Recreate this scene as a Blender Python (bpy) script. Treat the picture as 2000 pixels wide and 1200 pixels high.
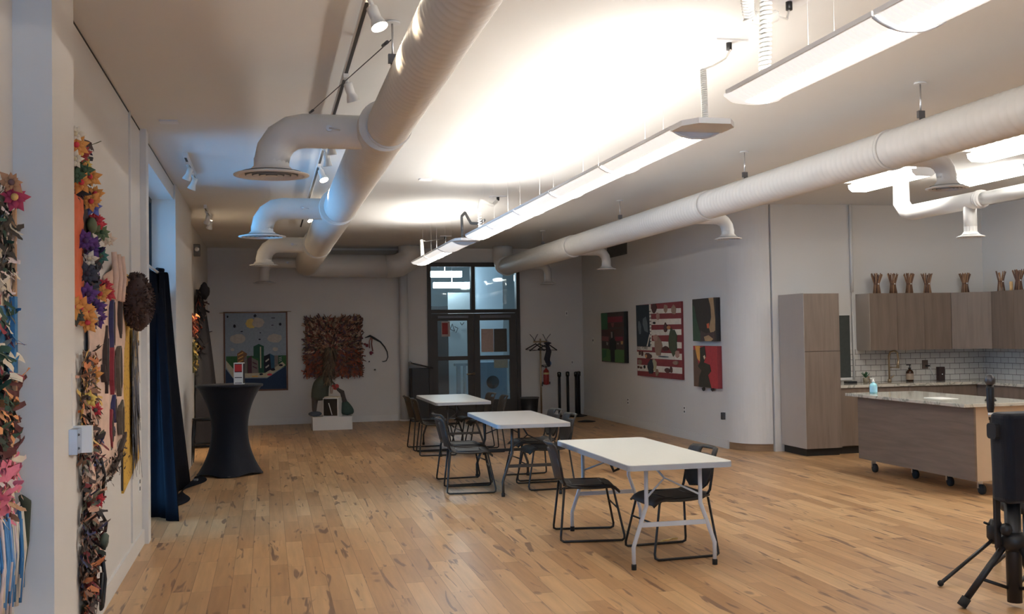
import bpy, math, random
from math import pi, sin, cos, radians as R_
from mathutils import Vector, Matrix, noise as mnoise

for o in list(bpy.data.objects):
    bpy.data.objects.remove(o, do_unlink=True)
scene = bpy.context.scene
COL = scene.collection

# ------------------------------------------------------------------ camera
CAM_H = 1.64
f_px, yaw, pitch, roll = 2069.0, 0.2270, 0.0260, -0.0160
fwd = Vector((sin(yaw)*cos(pitch), cos(yaw)*cos(pitch), sin(pitch)))
rgt = Vector((cos(yaw), -sin(yaw), 0.0))
upv = rgt.cross(fwd)
r2 = cos(roll)*rgt + sin(roll)*upv
u2 = -sin(roll)*rgt + cos(roll)*upv
cd = bpy.data.cameras.new('camera')
cam = bpy.data.objects.new('camera', cd)
COL.objects.link(cam)
m = Matrix.Identity(4)
for i in range(3):
    m[i][0], m[i][1], m[i][2] = r2[i], u2[i], -fwd[i]
m[0][3], m[1][3], m[2][3] = 0.0, 0.0, CAM_H
cam.matrix_world = m
cd.sensor_width = 36.0
cd.lens = 36.0*f_px/2000.0
cd.clip_start = 0.05
scene.camera = cam

# ------------------------------------------------------------------ world, exposure
w = bpy.data.worlds.new('world'); scene.world = w; w.use_nodes = True
bg = w.node_tree.nodes['Background']
bg.inputs[0].default_value = (0.23, 0.57, 1.0, 1)
bg.inputs[1].default_value = 2.7
scene.view_settings.view_transform = 'Standard'
scene.view_settings.look = 'None'
scene.view_settings.gamma = 1.0
scene.view_settings.use_curve_mapping = False
scene.view_settings.exposure = 1.28

TUBE = 19.0       # fluorescent tube emission
BASKET = .30
KLIGHT = 8.0

# ------------------------------------------------------------------ helpers
RNG = random.Random(7)
class MB:
    def __init__(s): s.v=[]; s.f=[]; s.mi=[]; s.sm=[]
    def add(s, vs, fs, mi=0, smooth=False):
        b=len(s.v); s.v += [tuple(v) for v in vs]
        for f in fs: s.f.append(tuple(b+i for i in f)); s.mi.append(mi); s.sm.append(smooth)
        return s
    def box(s, x0,x1,y0,y1,z0,z1, mi=0):
        vs=[(x,y,z) for z in (z0,z1) for y in (y0,y1) for x in (x0,x1)]
        return s.add(vs,[(0,2,3,1),(4,5,7,6),(0,1,5,4),(2,6,7,3),(0,4,6,2),(1,3,7,5)],mi)
    def cbox(s, c, e, M=None, mi=0):
        vs=[Vector((c[0]+sx*e[0]/2,c[1]+sy*e[1]/2,c[2]+sz*e[2]/2)) for sz in(-1,1) for sy in(-1,1) for sx in(-1,1)]
        if M: vs=[M@v for v in vs]
        return s.add(vs,[(0,2,3,1),(4,5,7,6),(0,1,5,4),(2,6,7,3),(0,4,6,2),(1,3,7,5)],mi)
    def rbox(s, x0,x1,y0,y1,z0,z1, r=.02, mi=0, n=4, axis='z'):
        # rounded rectangle prism, corners rounded about given axis
        if axis=='z': a0,a1,b0,b1,h0,h1=x0,x1,y0,y1,z0,z1; mk=lambda a,b,h:(a,b,h)
        elif axis=='y': a0,a1,b0,b1,h0,h1=x0,x1,z0,z1,y0,y1; mk=lambda a,b,h:(a,h,b)
        else: a0,a1,b0,b1,h0,h1=y0,y1,z0,z1,x0,x1; mk=lambda a,b,h:(h,a,b)
        pts=[]
        for cx,cy,a in ((a1-r,b1-r,0),(a0+r,b1-r,pi/2),(a0+r,b0+r,pi),(a1-r,b0+r,1.5*pi)):
            for k in range(n+1):
                t=a+pi/2*k/n; pts.append((cx+r*cos(t),cy+r*sin(t)))
        return s.prism(pts,h0,h1,mk,mi)
    def prism(s, pts, h0, h1, mk=lambda a,b,h:(a,b,h), mi=0):
        n=len(pts); vs=[mk(a,b,h0) for a,b in pts]+[mk(a,b,h1) for a,b in pts]
        fs=[tuple(range(n))[::-1],tuple(range(n,2*n))]+[(i,(i+1)%n,n+(i+1)%n,n+i) for i in range(n)]
        return s.add(vs,fs,mi)
    def tube(s, pts, r, n=8, mi=0, cap=True, rs=None, flat=None):
        P=[Vector(p) for p in pts]; vs=[]; fs=[]
        t0=(P[1]-P[0]).normalized(); ref=Vector((0,0,1)) if abs(t0.z)<.9 else Vector((1,0,0))
        u=t0.cross(ref).normalized()
        for i,p in enumerate(P):
            a=(P[i]-P[i-1]) if i else (P[1]-P[0]); b=(P[i+1]-P[i]) if i<len(P)-1 else a
            t=(a.normalized()+b.normalized())
            t=t.normalized() if t.length>1e-6 else a.normalized()
            u=(u-t*u.dot(t)); u=u.normalized() if u.length>1e-6 else t.orthogonal().normalized()
            v=t.cross(u); rr=rs[i] if rs else r
            k=1/max(.5,t.dot(b.normalized()))
            for j in range(n):
                an=2*pi*j/n; vs.append(p+u*cos(an)*rr*k+v*sin(an)*rr*(flat or 1))
        for i in range(len(P)-1):
            for j in range(n):
                fs.append((i*n+j,i*n+(j+1)%n,(i+1)*n+(j+1)%n,(i+1)*n+j))
        s.add(vs,fs,mi,True)
        if cap:
            b=len(s.v)-len(vs)
            s.f.append(tuple(b+j for j in range(n))[::-1]); s.mi.append(mi); s.sm.append(False)
            s.f.append(tuple(b+(len(P)-1)*n+j for j in range(n))); s.mi.append(mi); s.sm.append(False)
        return s
    def lathe(s, prof, c=(0,0,0), n=24, mi=0, M=None, sx=1, sy=1, smooth=True, cap=True):
        vs=[]; fs=[]
        for r,z in prof:
            for j in range(n):
                a=2*pi*j/n; vs.append(Vector((r*cos(a)*sx,r*sin(a)*sy,z)))
        if M: vs=[M@v for v in vs]
        vs=[v+Vector(c) for v in vs]
        for i in range(len(prof)-1):
            for j in range(n): fs.append((i*n+j,i*n+(j+1)%n,(i+1)*n+(j+1)%n,(i+1)*n+j))
        s.add(vs,fs,mi,smooth)
        if cap:
            b=len(s.v)-len(vs)
            if prof[0][0]>1e-4: s.f.append(tuple(b+j for j in range(n))[::-1]); s.mi.append(mi); s.sm.append(False)
            if prof[-1][0]>1e-4: s.f.append(tuple(b+(len(prof)-1)*n+j for j in range(n))); s.mi.append(mi); s.sm.append(False)
        return s
    def ball(s, c, r, e=(1,1,1), n=12, k=8, mi=0, jit=0, seed=0, M=None):
        vs=[]; rg=random.Random(seed)
        for i in range(k+1):
            th=pi*i/k
            for j in range(n):
                a=2*pi*j/n; d=Vector((sin(th)*cos(a)*e[0],sin(th)*sin(a)*e[1],cos(th)*e[2]))
                q=1+jit*(mnoise.noise(d*2.3+Vector((seed,seed*.7,0)))*1.6)+ (jit*.3*(rg.random()-.5) if 0<i<k else 0)
                v=d*r*q
                vs.append((M@v if M else v)+Vector(c))
        fs=[(i*n+j,(i+1)*n+j,(i+1)*n+(j+1)%n,i*n+(j+1)%n) for i in range(k) for j in range(n)]
        return s.add(vs,fs,mi,True)
    def grid(s, fn, nu, nv, mi=0, smooth=True, thick=0):
        vs=[Vector(fn(i/nu,j/nv)) for i in range(nu+1) for j in range(nv+1)]
        q=lambda i,j:i*(nv+1)+j
        fs=[(q(i,j),q(i+1,j),q(i+1,j+1),q(i,j+1)) for i in range(nu) for j in range(nv)]
        return s.add(vs,fs,mi,smooth)
    def build(s, name, mats, parent=None, loc=None):
        me=bpy.data.meshes.new(name); me.from_pydata(s.v,[],s.f)
        if not isinstance(mats,(list,tuple)): mats=[mats]
        for mt in mats: me.materials.append(mt)
        me.polygons.foreach_set('material_index',s.mi); me.polygons.foreach_set('use_smooth',s.sm)
        me.update()
        o=bpy.data.objects.new(name,me); COL.objects.link(o)
        if parent is not None: o.parent=parent
        if loc: o.location=loc
        return o

def tag(o,label,cat,group=None,kind=None):
    o['label']=label; o['category']=cat
    if group: o['group']=group
    if kind: o['kind']=kind
    return o
def thing(name,label,cat,loc=(0,0,0),rz=0,group=None):
    o=bpy.data.objects.new(name,None); COL.objects.link(o); o.empty_display_size=.1
    o.location=loc; o.rotation_euler=(0,0,rz)
    return tag(o,label,cat,group)
def struct(name,mb,mat):
    o=mb.build(name,mat); o['kind']='structure'; return o
def dup(root,loc=None,rz=None,label=None,group=None):
    def cp(o,par):
        c=o.copy(); COL.objects.link(c); c.parent=par
        for ch in [q for q in KIDS.get(o.name,[])]: KIDS.setdefault(c.name,[]).append(cp(ch,c))
        return c
    global KIDS
    KIDS={}
    for q in bpy.data.objects:
        if q.parent: KIDS.setdefault(q.parent.name,[]).append(q)
    c=cp(root,None)
    if loc is not None: c.location=loc
    if rz is not None: c.rotation_euler=(0,0,rz)
    if label: c['label']=label
    if group: c['group']=group
    return c
KIDS={}
def solidify(o,t,off=0):
    md=o.modifiers.new('solid','SOLIDIFY'); md.thickness=t; md.offset=off; return o
def bevel(o,wd,n=2):
    md=o.modifiers.new('bev','BEVEL'); md.width=wd; md.segments=n; md.limit_method='ANGLE'; return o
def subsurf(o,n=1):
    md=o.modifiers.new('sub','SUBSURF'); md.levels=n; md.render_levels=n; return o

# ------------------------------------------------------------------ materials
def nodes(name):
    mt=bpy.data.materials.new(name); mt.use_nodes=True; nt=mt.node_tree
    return mt,nt,nt.nodes['Principled BSDF']
def srgb(r,g,b):
    f=lambda c:((c/255)/12.92 if c/255<=.04045 else (((c/255)+.055)/1.055)**2.4)
    return (f(r),f(g),f(b),1)
def mat(name,col,rough=.6,metal=0,var=.06,scale=8,bump=.0,emit=None,es=0,spec=.5,stretch=(1,1,1),coat=0):
    mt,nt,bs=nodes(name)
    tc=nt.nodes.new('ShaderNodeTexCoord'); mp=nt.nodes.new('ShaderNodeMapping'); mp.inputs['Scale'].default_value=stretch
    nz=nt.nodes.new('ShaderNodeTexNoise'); nz.inputs['Scale'].default_value=scale; nz.inputs['Detail'].default_value=4
    nt.links.new(tc.outputs['Object'],mp.inputs[0]); nt.links.new(mp.outputs[0],nz.inputs['Vector'])
    mx=nt.nodes.new('ShaderNodeMix'); mx.data_type='RGBA'
    mx.inputs[6].default_value=tuple(c*(1-var*2) for c in col[:3])+(1,); mx.inputs[7].default_value=tuple(min(1,c*(1+var*2)) for c in col[:3])+(1,)
    nt.links.new(nz.outputs['Fac'],mx.inputs[0]); nt.links.new(mx.outputs[2],bs.inputs['Base Color'])
    bs.inputs['Roughness'].default_value=rough; bs.inputs['Metallic'].default_value=metal
    bs.inputs['Specular IOR Level'].default_value=spec
    if coat: bs.inputs['Coat Weight'].default_value=coat
    if bump:
        bp=nt.nodes.new('ShaderNodeBump'); bp.inputs['Strength'].default_value=bump; bp.inputs['Distance'].default_value=.01
        nt.links.new(nz.outputs['Fac'],bp.inputs['Height']); nt.links.new(bp.outputs[0],bs.inputs['Normal'])
    if emit: bs.inputs['Emission Color'].default_value=emit; bs.inputs['Emission Strength'].default_value=es
    return mt
def emat(name,col,s):
    mt,nt,bs=nodes(name); bs.inputs['Base Color'].default_value=(.8,.8,.8,1)
    bs.inputs['Emission Color'].default_value=col; bs.inputs['Emission Strength'].default_value=s
    return mt
def clothmat(name,col,sheen=.3,scale=300,rough=.9,var=.12):
    mt=mat(name,col,rough,0,var,14,bump=.25,spec=.2); nt=mt.node_tree; bs=nt.nodes['Principled BSDF']
    bs.inputs['Sheen Weight'].default_value=sheen
    return mt
M={}
M['wall']=mat('wall_paint',(.70,.675,.64,1),.75,var=.012,scale=3,bump=.03)
M['ceil']=mat('ceiling_paint',(.73,.73,.72,1),.85,var=.01,scale=2)
M['trimw']=mat('white_trim_paint',(.72,.70,.67,1),.5,var=.01)
M['duct']=mat('duct_paint',(.68,.66,.63,1),.5,var=.015)
M['white']=mat('white_metal',(.74,.74,.75,1),.35,var=.01)
M['whiteplastic']=mat('white_plastic',(.8,.79,.76,1),.4,var=.01)
M['tabletop']=mat('table_top_white',(.80,.80,.74,1),.38,var=.015,scale=30)
M['tableedge']=mat('table_edge_grey',(.42,.45,.50,1),.45,var=.03)
M['tabletop2']=mat('table_top_grey',(.60,.56,.51,1),.35,var=.02,scale=30)
M['legwhite']=mat('leg_grey_white',(.62,.65,.70,1),.35,var=.02)
M['legdark']=mat('leg_dark_brown',(.045,.04,.037,1),.4,var=.1)
M['chair']=mat('chair_plastic',(.034,.027,.021,1),.55,var=.12,scale=20)
M['chairmetal']=mat('chair_tube',(.018,.015,.014,1),.35,metal=.2,var=.1)
M['black']=mat('black_plastic',(.012,.012,.014,1),.45,var=.1)
M['blackgloss']=mat('black_gloss',(.01,.01,.012,1),.15,var=.1)
M['rubber']=mat('rubber',(.02,.02,.02,1),.8,var=.1)
M['steel']=mat('steel',(.6,.6,.62,1),.3,metal=1,var=.05)
M['darksteel']=mat('dark_steel',(.12,.12,.13,1),.4,metal=.8,var=.05)
M['brass']=mat('warm_bronze',(.45,.34,.22,1),.35,metal=.8,var=.08)
M['navy']=clothmat('navy_satin',(.0045,.006,.011,1),.0,rough=.75); M['navy'].node_tree.nodes['Principled BSDF'].inputs['Specular IOR Level'].default_value=.08
M['spandex']=clothmat('black_stretch_fabric',(.006,.008,.015,1),.12,rough=.65)
M['door']=mat('door_bronze',(.050,.043,.038,1),.5,var=.06)
M['grille']=mat('grille_grey',(.13,.13,.13,1),.6,var=.05)
M['kick']=mat('kick_dark',(.02,.016,.013,1),.6,var=.1)
M['kickwood']=mat('kick_wood',(.28,.17,.09,1),.5,var=.15,scale=6,stretch=(1,1,12))
M['cream']=mat('cream_panel',(.62,.46,.31,1),.55,var=.03)
M['red']=mat('red_paint',(.35,.03,.025,1),.35,var=.05)
M['sign_red']=mat('label_red',(.55,.03,.03,1),.4,var=.03)

def laminate(sc=(6,6,.5),nm='grey_wood_laminate'):
    mt,nt,bs=nodes(nm)
    tc=nt.nodes.new('ShaderNodeTexCoord'); mp=nt.nodes.new('ShaderNodeMapping'); mp.inputs['Scale'].default_value=sc
    nz=nt.nodes.new('ShaderNodeTexNoise'); nz.inputs['Scale'].default_value=3; nz.inputs['Detail'].default_value=8; nz.inputs['Distortion'].default_value=.4
    cr=nt.nodes.new('ShaderNodeValToRGB'); cr.color_ramp.elements[0].position=.3; cr.color_ramp.elements[1].position=.75
    cr.color_ramp.elements[0].color=(.165,.122,.092,1); cr.color_ramp.elements[1].color=(.225,.172,.135,1)
    nt.links.new(tc.outputs['Object'],mp.inputs[0]); nt.links.new(mp.outputs[0],nz.inputs['Vector']); nt.links.new(nz.outputs['Fac'],cr.inputs[0])
    nt.links.new(cr.outputs[0],bs.inputs['Base Color']); bs.inputs['Roughness'].default_value=.5
    return mt
M['lam']=laminate()
M['lamh']=laminate((.6,.6,7),'grey_wood_laminate_horizontal')
def stone():
    mt,nt,bs=nodes('veined_stone')
    tc=nt.nodes.new('ShaderNodeTexCoord')
    nz=nt.nodes.new('ShaderNodeTexNoise'); nz.inputs['Scale'].default_value=2.2; nz.inputs['Detail'].default_value=6; nz.inputs['Distortion'].default_value=2.5
    cr=nt.nodes.new('ShaderNodeValToRGB'); e=cr.color_ramp.elements
    e[0].position=.35; e[0].color=(.62,.58,.50,1); e[1].position=.62; e[1].color=(.58,.55,.47,1)
    k=e.new(.5); k.color=(.30,.30,.25,1); k=e.new(.46); k.color=(.55,.52,.45,1); k=e.new(.54); k.color=(.6,.57,.5,1)
    nt.links.new(tc.outputs['Object'],nz.inputs['Vector']); nt.links.new(nz.outputs['Fac'],cr.inputs[0]); nt.links.new(cr.outputs[0],bs.inputs['Base Color'])
    bs.inputs['Roughness'].default_value=.12
    return mt
M['stone']=stone()
def tilemat():
    mt,nt,bs=nodes('subway_tile')
    ge=nt.nodes.new('ShaderNodeNewGeometry'); sp=nt.nodes.new('ShaderNodeSeparateXYZ'); nt.links.new(ge.outputs['Position'],sp.inputs[0])
    ad=nt.nodes.new('ShaderNodeMath'); ad.operation='ADD'; nt.links.new(sp.outputs[0],ad.inputs[0]); nt.links.new(sp.outputs[1],ad.inputs[1])
    cb=nt.nodes.new('ShaderNodeCombineXYZ'); nt.links.new(ad.outputs[0],cb.inputs[0])
    az=nt.nodes.new('ShaderNodeMath'); az.operation='SUBTRACT'; az.inputs[1].default_value=.905; nt.links.new(sp.outputs[2],az.inputs[0]); nt.links.new(az.outputs[0],cb.inputs[1])
    br=nt.nodes.new('ShaderNodeTexBrick'); br.inputs['Scale'].default_value=1; br.inputs['Brick Width'].default_value=.155; br.inputs['Row Height'].default_value=.0775
    br.inputs['Mortar Size'].default_value=.0032; br.inputs['Mortar Smooth'].default_value=.1
    br.inputs['Color1'].default_value=(.66,.63,.58,1); br.inputs['Color2'].default_value=(.60,.57,.53,1); br.inputs['Mortar'].default_value=(.14,.12,.11,1)
    nt.links.new(cb.outputs[0],br.inputs['Vector']); nt.links.new(br.outputs['Color'],bs.inputs['Base Color']); bs.inputs['Roughness'].default_value=.2
    bp=nt.nodes.new('ShaderNodeBump'); bp.invert=True; bp.inputs['Strength'].default_value=.5; bp.inputs['Distance'].default_value=.002
    nt.links.new(br.outputs['Fac'],bp.inputs['Height']); nt.links.new(bp.outputs[0],bs.inputs['Normal'])
    return mt
M['tile']=tilemat()
def glassmat(name,tint=(.8,.9,.95,1),g=.12):
    mt,nt,bs=nodes(name); out=nt.nodes['Material Output']; nt.nodes.remove(bs)
    tr=nt.nodes.new('ShaderNodeBsdfTransparent'); tr.inputs[0].default_value=tint
    gl=nt.nodes.new('ShaderNodeBsdfGlossy'); gl.inputs['Roughness'].default_value=.02
    fr=nt.nodes.new('ShaderNodeFresnel'); fr.inputs[0].default_value=1.5
    mx=nt.nodes.new('ShaderNodeMixShader'); nt.links.new(fr.outputs[0],mx.inputs[0]); nt.links.new(tr.outputs[0],mx.inputs[1]); nt.links.new(gl.outputs[0],mx.inputs[2])
    nt.links.new(mx.outputs[0],out.inputs[0]); return mt
M['glass']=glassmat('window_glass')
def floormat():
    mt,nt,bs=nodes('plank_floor'); L=nt.links; N=nt.nodes.new
    def math_(op,a,b=None,c=None):
        n=N('ShaderNodeMath'); n.operation=op
        for i,x in enumerate((a,b,c)):
            if x is None: continue
            if isinstance(x,(int,float)): n.inputs[i].default_value=x
            else: L.new(x,n.inputs[i])
        return n.outputs[0]
    ge=N('ShaderNodeNewGeometry'); sp=N('ShaderNodeSeparateXYZ'); L.new(ge.outputs['Position'],sp.inputs[0]); X,Y=sp.outputs[0],sp.outputs[1]
    W=.125
    ix=math_('FLOOR',math_('DIVIDE',X,W))
    wn=N('ShaderNodeTexWhiteNoise'); wn.noise_dimensions='1D'; L.new(ix,wn.inputs['W'])
    yo=math_('ADD',Y,math_('MULTIPLY',wn.outputs['Value'],37.0))
    LEN=.95
    iy=math_('FLOOR',math_('DIVIDE',yo,LEN))
    cb=N('ShaderNodeCombineXYZ'); L.new(ix,cb.inputs[0]); L.new(iy,cb.inputs[1])
    w2=N('ShaderNodeTexWhiteNoise'); w2.noise_dimensions='3D'; L.new(cb.outputs[0],w2.inputs['Vector'])
    rnd=w2.outputs['Value']; s3=N('ShaderNodeSeparateColor'); L.new(w2.outputs['Color'],s3.inputs[0])
    fx=math_('FRACT',math_('DIVIDE',X,W)); fy=math_('FRACT',math_('DIVIDE',yo,LEN))
    ex=math_('MINIMUM',fx,math_('SUBTRACT',1.0,fx)); ey=math_('MINIMUM',fy,math_('SUBTRACT',1.0,fy))
    gap=math_('MINIMUM',math_('MULTIPLY',ex,W),math_('MULTIPLY',ey,LEN))
    gapf=N('ShaderNodeMapRange'); L.new(gap,gapf.inputs[0]); gapf.inputs[1].default_value=.0006; gapf.inputs[2].default_value=.0022; gapf.inputs[3].default_value=.45; gapf.inputs[4].default_value=1
    # base colour per plank
    cr=N('ShaderNodeValToRGB'); e=cr.color_ramp.elements
    e[0].position=0; e[0].color=(.430,.235,.105,1); e[1].position=1; e[1].color=(.620,.385,.190,1)
    k=e.new(.5); k.color=(.540,.315,.148,1)
    L.new(rnd,cr.inputs[0])
    # grain
    gv=N('ShaderNodeCombineXYZ'); L.new(math_('MULTIPLY',X,26.0),gv.inputs[0]); L.new(math_('MULTIPLY',yo,1.6),gv.inputs[1]); L.new(math_('MULTIPLY',rnd,31.0),gv.inputs[2])
    gn=N('ShaderNodeTexNoise'); gn.inputs['Scale'].default_value=1; gn.inputs['Detail'].default_value=5; L.new(gv.outputs[0],gn.inputs['Vector'])
    gm=N('ShaderNodeMapRange'); L.new(gn.outputs['Fac'],gm.inputs[0]); gm.inputs[1].default_value=.3; gm.inputs[2].default_value=.7; gm.inputs[3].default_value=.86; gm.inputs[4].default_value=1.1
    # dark streaks
    sv=N('ShaderNodeCombineXYZ'); L.new(math_('MULTIPLY',X,15.0),sv.inputs[0]); L.new(math_('MULTIPLY',yo,1.7),sv.inputs[1]); L.new(math_('MULTIPLY',rnd,17.0),sv.inputs[2])
    sn=N('ShaderNodeTexNoise'); sn.inputs['Scale'].default_value=1; sn.inputs['Detail'].default_value=2; sn.inputs['Distortion'].default_value=.8; L.new(sv.outputs[0],sn.inputs['Vector'])
    th=N('ShaderNodeMapRange'); L.new(sn.outputs['Fac'],th.inputs[0]); th.inputs[1].default_value=.62; th.inputs[2].default_value=.675
    # knots
    kv=N('ShaderNodeCombineXYZ'); L.new(math_('MULTIPLY',X,4.0),kv.inputs[0]); L.new(math_('MULTIPLY',yo,2.2),kv.inputs[1])
    vo=N('ShaderNodeTexVoronoi'); vo.inputs['Scale'].default_value=1; L.new(kv.outputs[0],vo.inputs['Vector'])
    kd=N('ShaderNodeMapRange'); L.new(vo.outputs['Distance'],kd.inputs[0]); kd.inputs[1].default_value=.07; kd.inputs[2].default_value=.13; kd.inputs[3].default_value=1; kd.inputs[4].default_value=0
    vs=N('ShaderNodeSeparateColor'); L.new(vo.outputs['Color'],vs.inputs[0])
    ksel=math_('GREATER_THAN',vs.outputs[0],.55)
    dark=math_('MAXIMUM',math_('MULTIPLY',th.outputs[0],.78),math_('MULTIPLY',math_('MULTIPLY',kd.outputs[0],ksel),.6))
    m1=N('ShaderNodeMix'); m1.data_type='RGBA'; m1.blend_type='MULTIPLY'; m1.inputs[0].default_value=1
    L.new(cr.outputs[0],m1.inputs[6]); gc=N('ShaderNodeCombineColor'); 
    g2=math_('MULTIPLY',gm.outputs[0],gapf.outputs[0])
    for i in range(3): L.new(g2,gc.inputs[i])
    L.new(gc.outputs[0],m1.inputs[7])
    m2=N('ShaderNodeMix'); m2.data_type='RGBA'; L.new(dark,m2.inputs[0]); L.new(m1.outputs[2],m2.inputs[6]); m2.inputs[7].default_value=(.15,.075,.048,1)
    L.new(m2.outputs[2],bs.inputs['Base Color'])
    bs.inputs['Roughness'].default_value=.36; bs.inputs['Specular IOR Level'].default_value=.45
    bp=N('ShaderNodeBump'); bp.inputs['Strength'].default_value=.25; bp.inputs['Distance'].default_value=.002; L.new(gapf.outputs[0],bp.inputs['Height']); L.new(bp.outputs[0],bs.inputs['Normal'])
    return mt
M['floor']=floormat()
_pc={}
def paint(r,g,b,rough=.7):
    k=(r,g,b,rough)
    if k not in _pc: _pc[k]=mat('paint_%02x%02x%02x'%(r,g,b),srgb(r,g,b),rough,var=.10,scale=22,bump=.1)
    return _pc[k]
def pk(r,g,b,k=2.0,rough=.75):
    key=('k',r,g,b,k,rough)
    if key not in _pc:
        c=srgb(r,g,b); lu=.3*c[0]+.6*c[1]+.1*c[2]; c=[(v*.84+lu*.16)*k for v in c[:3]]; mxv=max(c); c=tuple(v*(min(1,.78/mxv)) for v in c)+(1,)
        _pc[key]=mat('pigment_%02x%02x%02x'%(r,g,b),c,rough,var=.10,scale=22,bump=.1)
    return _pc[key]

# ================================================================== SHELL
H=3.36; XL=-1.0; XR=6.24; YB=20.65; YK=13.2; XK=9.95; YF=-2.5
struct('floor',MB().box(-1.6,10.1,YF-.1,YB+.02,-.1,0),M['floor'])
struct('ceiling',MB().box(-1.6,10.1,YF-.1,YB+.02,H,H+.1),M['ceil'])
mb=MB()
mb.box(-1.25,XL,YF,9.05,0,H)                    # wall with the textile works
mb.box(-1.62,-1.25,8.9,9.05,0,H)
mb.box(-1.62,XL,9.05,12.2,3.19,H)               # header over window recess
mb.box(-1.62,-.98,12.2,14.7,0,H)                # pier
mb.box(-1.3,-1.09,14.7,YB+.1,0,H)
mb.box(-1.62,-1.20,9.05,12.2,0,.12)
struct('wall_left',mb,M['wall'])
mb=MB()
mb.box(-1.3,3.1,YB,YB+.15,0,H); mb.box(3.1,4.88,YB,YB+.15,3.06,3.95); mb.box(4.88,8.05,YB,YB+.15,0,3.95); mb.box(-1.3,3.1,YB+.02,YB+.15,H,3.95)
struct('wall_back',mb,M['wall'])
# right wall, ends in a rounded corner
mb=MB(); mb.box(XR,XR+.15,13.75,YB,0,H)
pts=[(6.24,13.75)]+[(6.66-.42*cos(t),13.75-.52*sin(t)) for t in [pi/2*k/14 for k in range(1,15)]]+[(6.66,13.38),(6.39,13.75)]
mb.prism(pts,.1,H)
struct('wall_right',mb,M['wall'])
mb=MB(); mb.prism([(x+.012*(x<6.6),y+.012) for x,y in pts],0,.1)
struct('trim_1',mb,M['kickwood'])
mb=MB(); mb.box(6.675,XK,YK,YK+.15,0,H)
mb.box(6.665,6.675,13.27,YK+.15,0,H)
struct('wall_kitchen',mb,M['wall'])
struct('wall_kitchen_right',MB().box(XK,XK+.15,YF,YK+.15,0,H),M['wall'])
mb=MB(); mb.box(-1.3,-.8,YF-.15,YF,0,H); mb.box(2.0,10.1,YF-.15,YF,0,H); mb.box(-.8,2.0,YF-.15,YF,0,.5); mb.box(-.8,2.0,YF-.15,YF,2.9,H)
struct('wall_front',mb,M['wall'])
mb=MB(); mb.box(-.8,-.76,YF-.1,YF-.05,.5,2.9).box(1.96,2.0,YF-.1,YF-.05,.5,2.9).box(-.76,1.96,YF-.1,YF-.05,.5,.54).box(-.76,1.96,YF-.1,YF-.05,2.86,2.9).box(.6,.66,YF-.1,YF-.05,.54,2.86)
o=struct('window_2',mb,M['black']); MB().box(-.76,1.96,YF-.08,YF-.075,.54,2.86).build('window_pane',M['glass'],o)
# pier in the left foreground
struct('wall_pier',MB().box(XL-.02,-.85,4.62,5.12,0,H),M['wall'])
# post beside the window recess
struct('trim_2',MB().box(-1.05,-.950,9.03,9.2,0,H),M['trimw'])
struct('shade_strip_1',MB().box(XL,XL+.004,5.12,9.03,H-.012,H-.002),M['kick'])  # dark strip standing in for shade in the wall and ceiling seam
struct('shade_strip_2',MB().box(XL,XL+.004,9.2,12.2,H-.012,H-.002),M['grille'])  # grey strip standing in for seam shade above the window header
struct('trim_3',MB().box(-1.02,-.985,8.32,8.36,.14,H),M['trimw'])
# baseboards
def board(name,x0,x1,y0,y1):
    mb=MB(); mb.box(x0,x1,y0,y1,0,.12); return struct(name,mb,M['trimw'])
board('baseboard_left',XL,XL+.018,5.12,9.03)
board('baseboard_back',-1.09,3.05,YB-.018,YB)
board('baseboard_back_right',4.95,XR,YB-.018,YB)
board('baseboard_right',XR-.018,XR,13.75,YB)
# conduit on kitchen wall
o=MB().tube([(7.86,13.17,2.15),(7.86,13.17,H)],.022).tube([(7.86,13.17,.95),(7.86,13.17,2.16)],.014).build('conduit_pipe',M['trimw'])
tag(o,'white vertical conduit pipe on the kitchen wall left of the upper cabinets','pipe')
# wall pipe on back wall
o=MB().tube([(2.58,20.53,0),(2.58,20.53,2.9)],.085,16).tube([(2.58,20.53,0),(2.58,20.53,.03)],.10,16).build('wall_pipe',M['trimw'])
tag(o,'white floor-to-duct pipe on the back wall left of the doorway','pipe')

# ---------------------------------------------------------- window recess left
mb=MB()
for y in (9.05,12.16): mb.box(-1.28,-1.23,y,y+.03,.12,3.19)
mb.box(-1.28,-1.23,9.05,12.2,.12,.17); mb.box(-1.28,-1.23,9.05,12.2,3.14,3.19); mb.box(-1.28,-1.23,9.05,12.2,1.2,1.24)
for y in (10.6,): mb.box(-1.28,-1.23,y,y+.035,.12,3.19)
wf=struct('window_1',mb,M['black'])
g=MB().box(-1.258,-1.252,9.09,12.16,.17,3.14).build('window_pane',M['glass'],wf)
# daylight outside is the world

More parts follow.
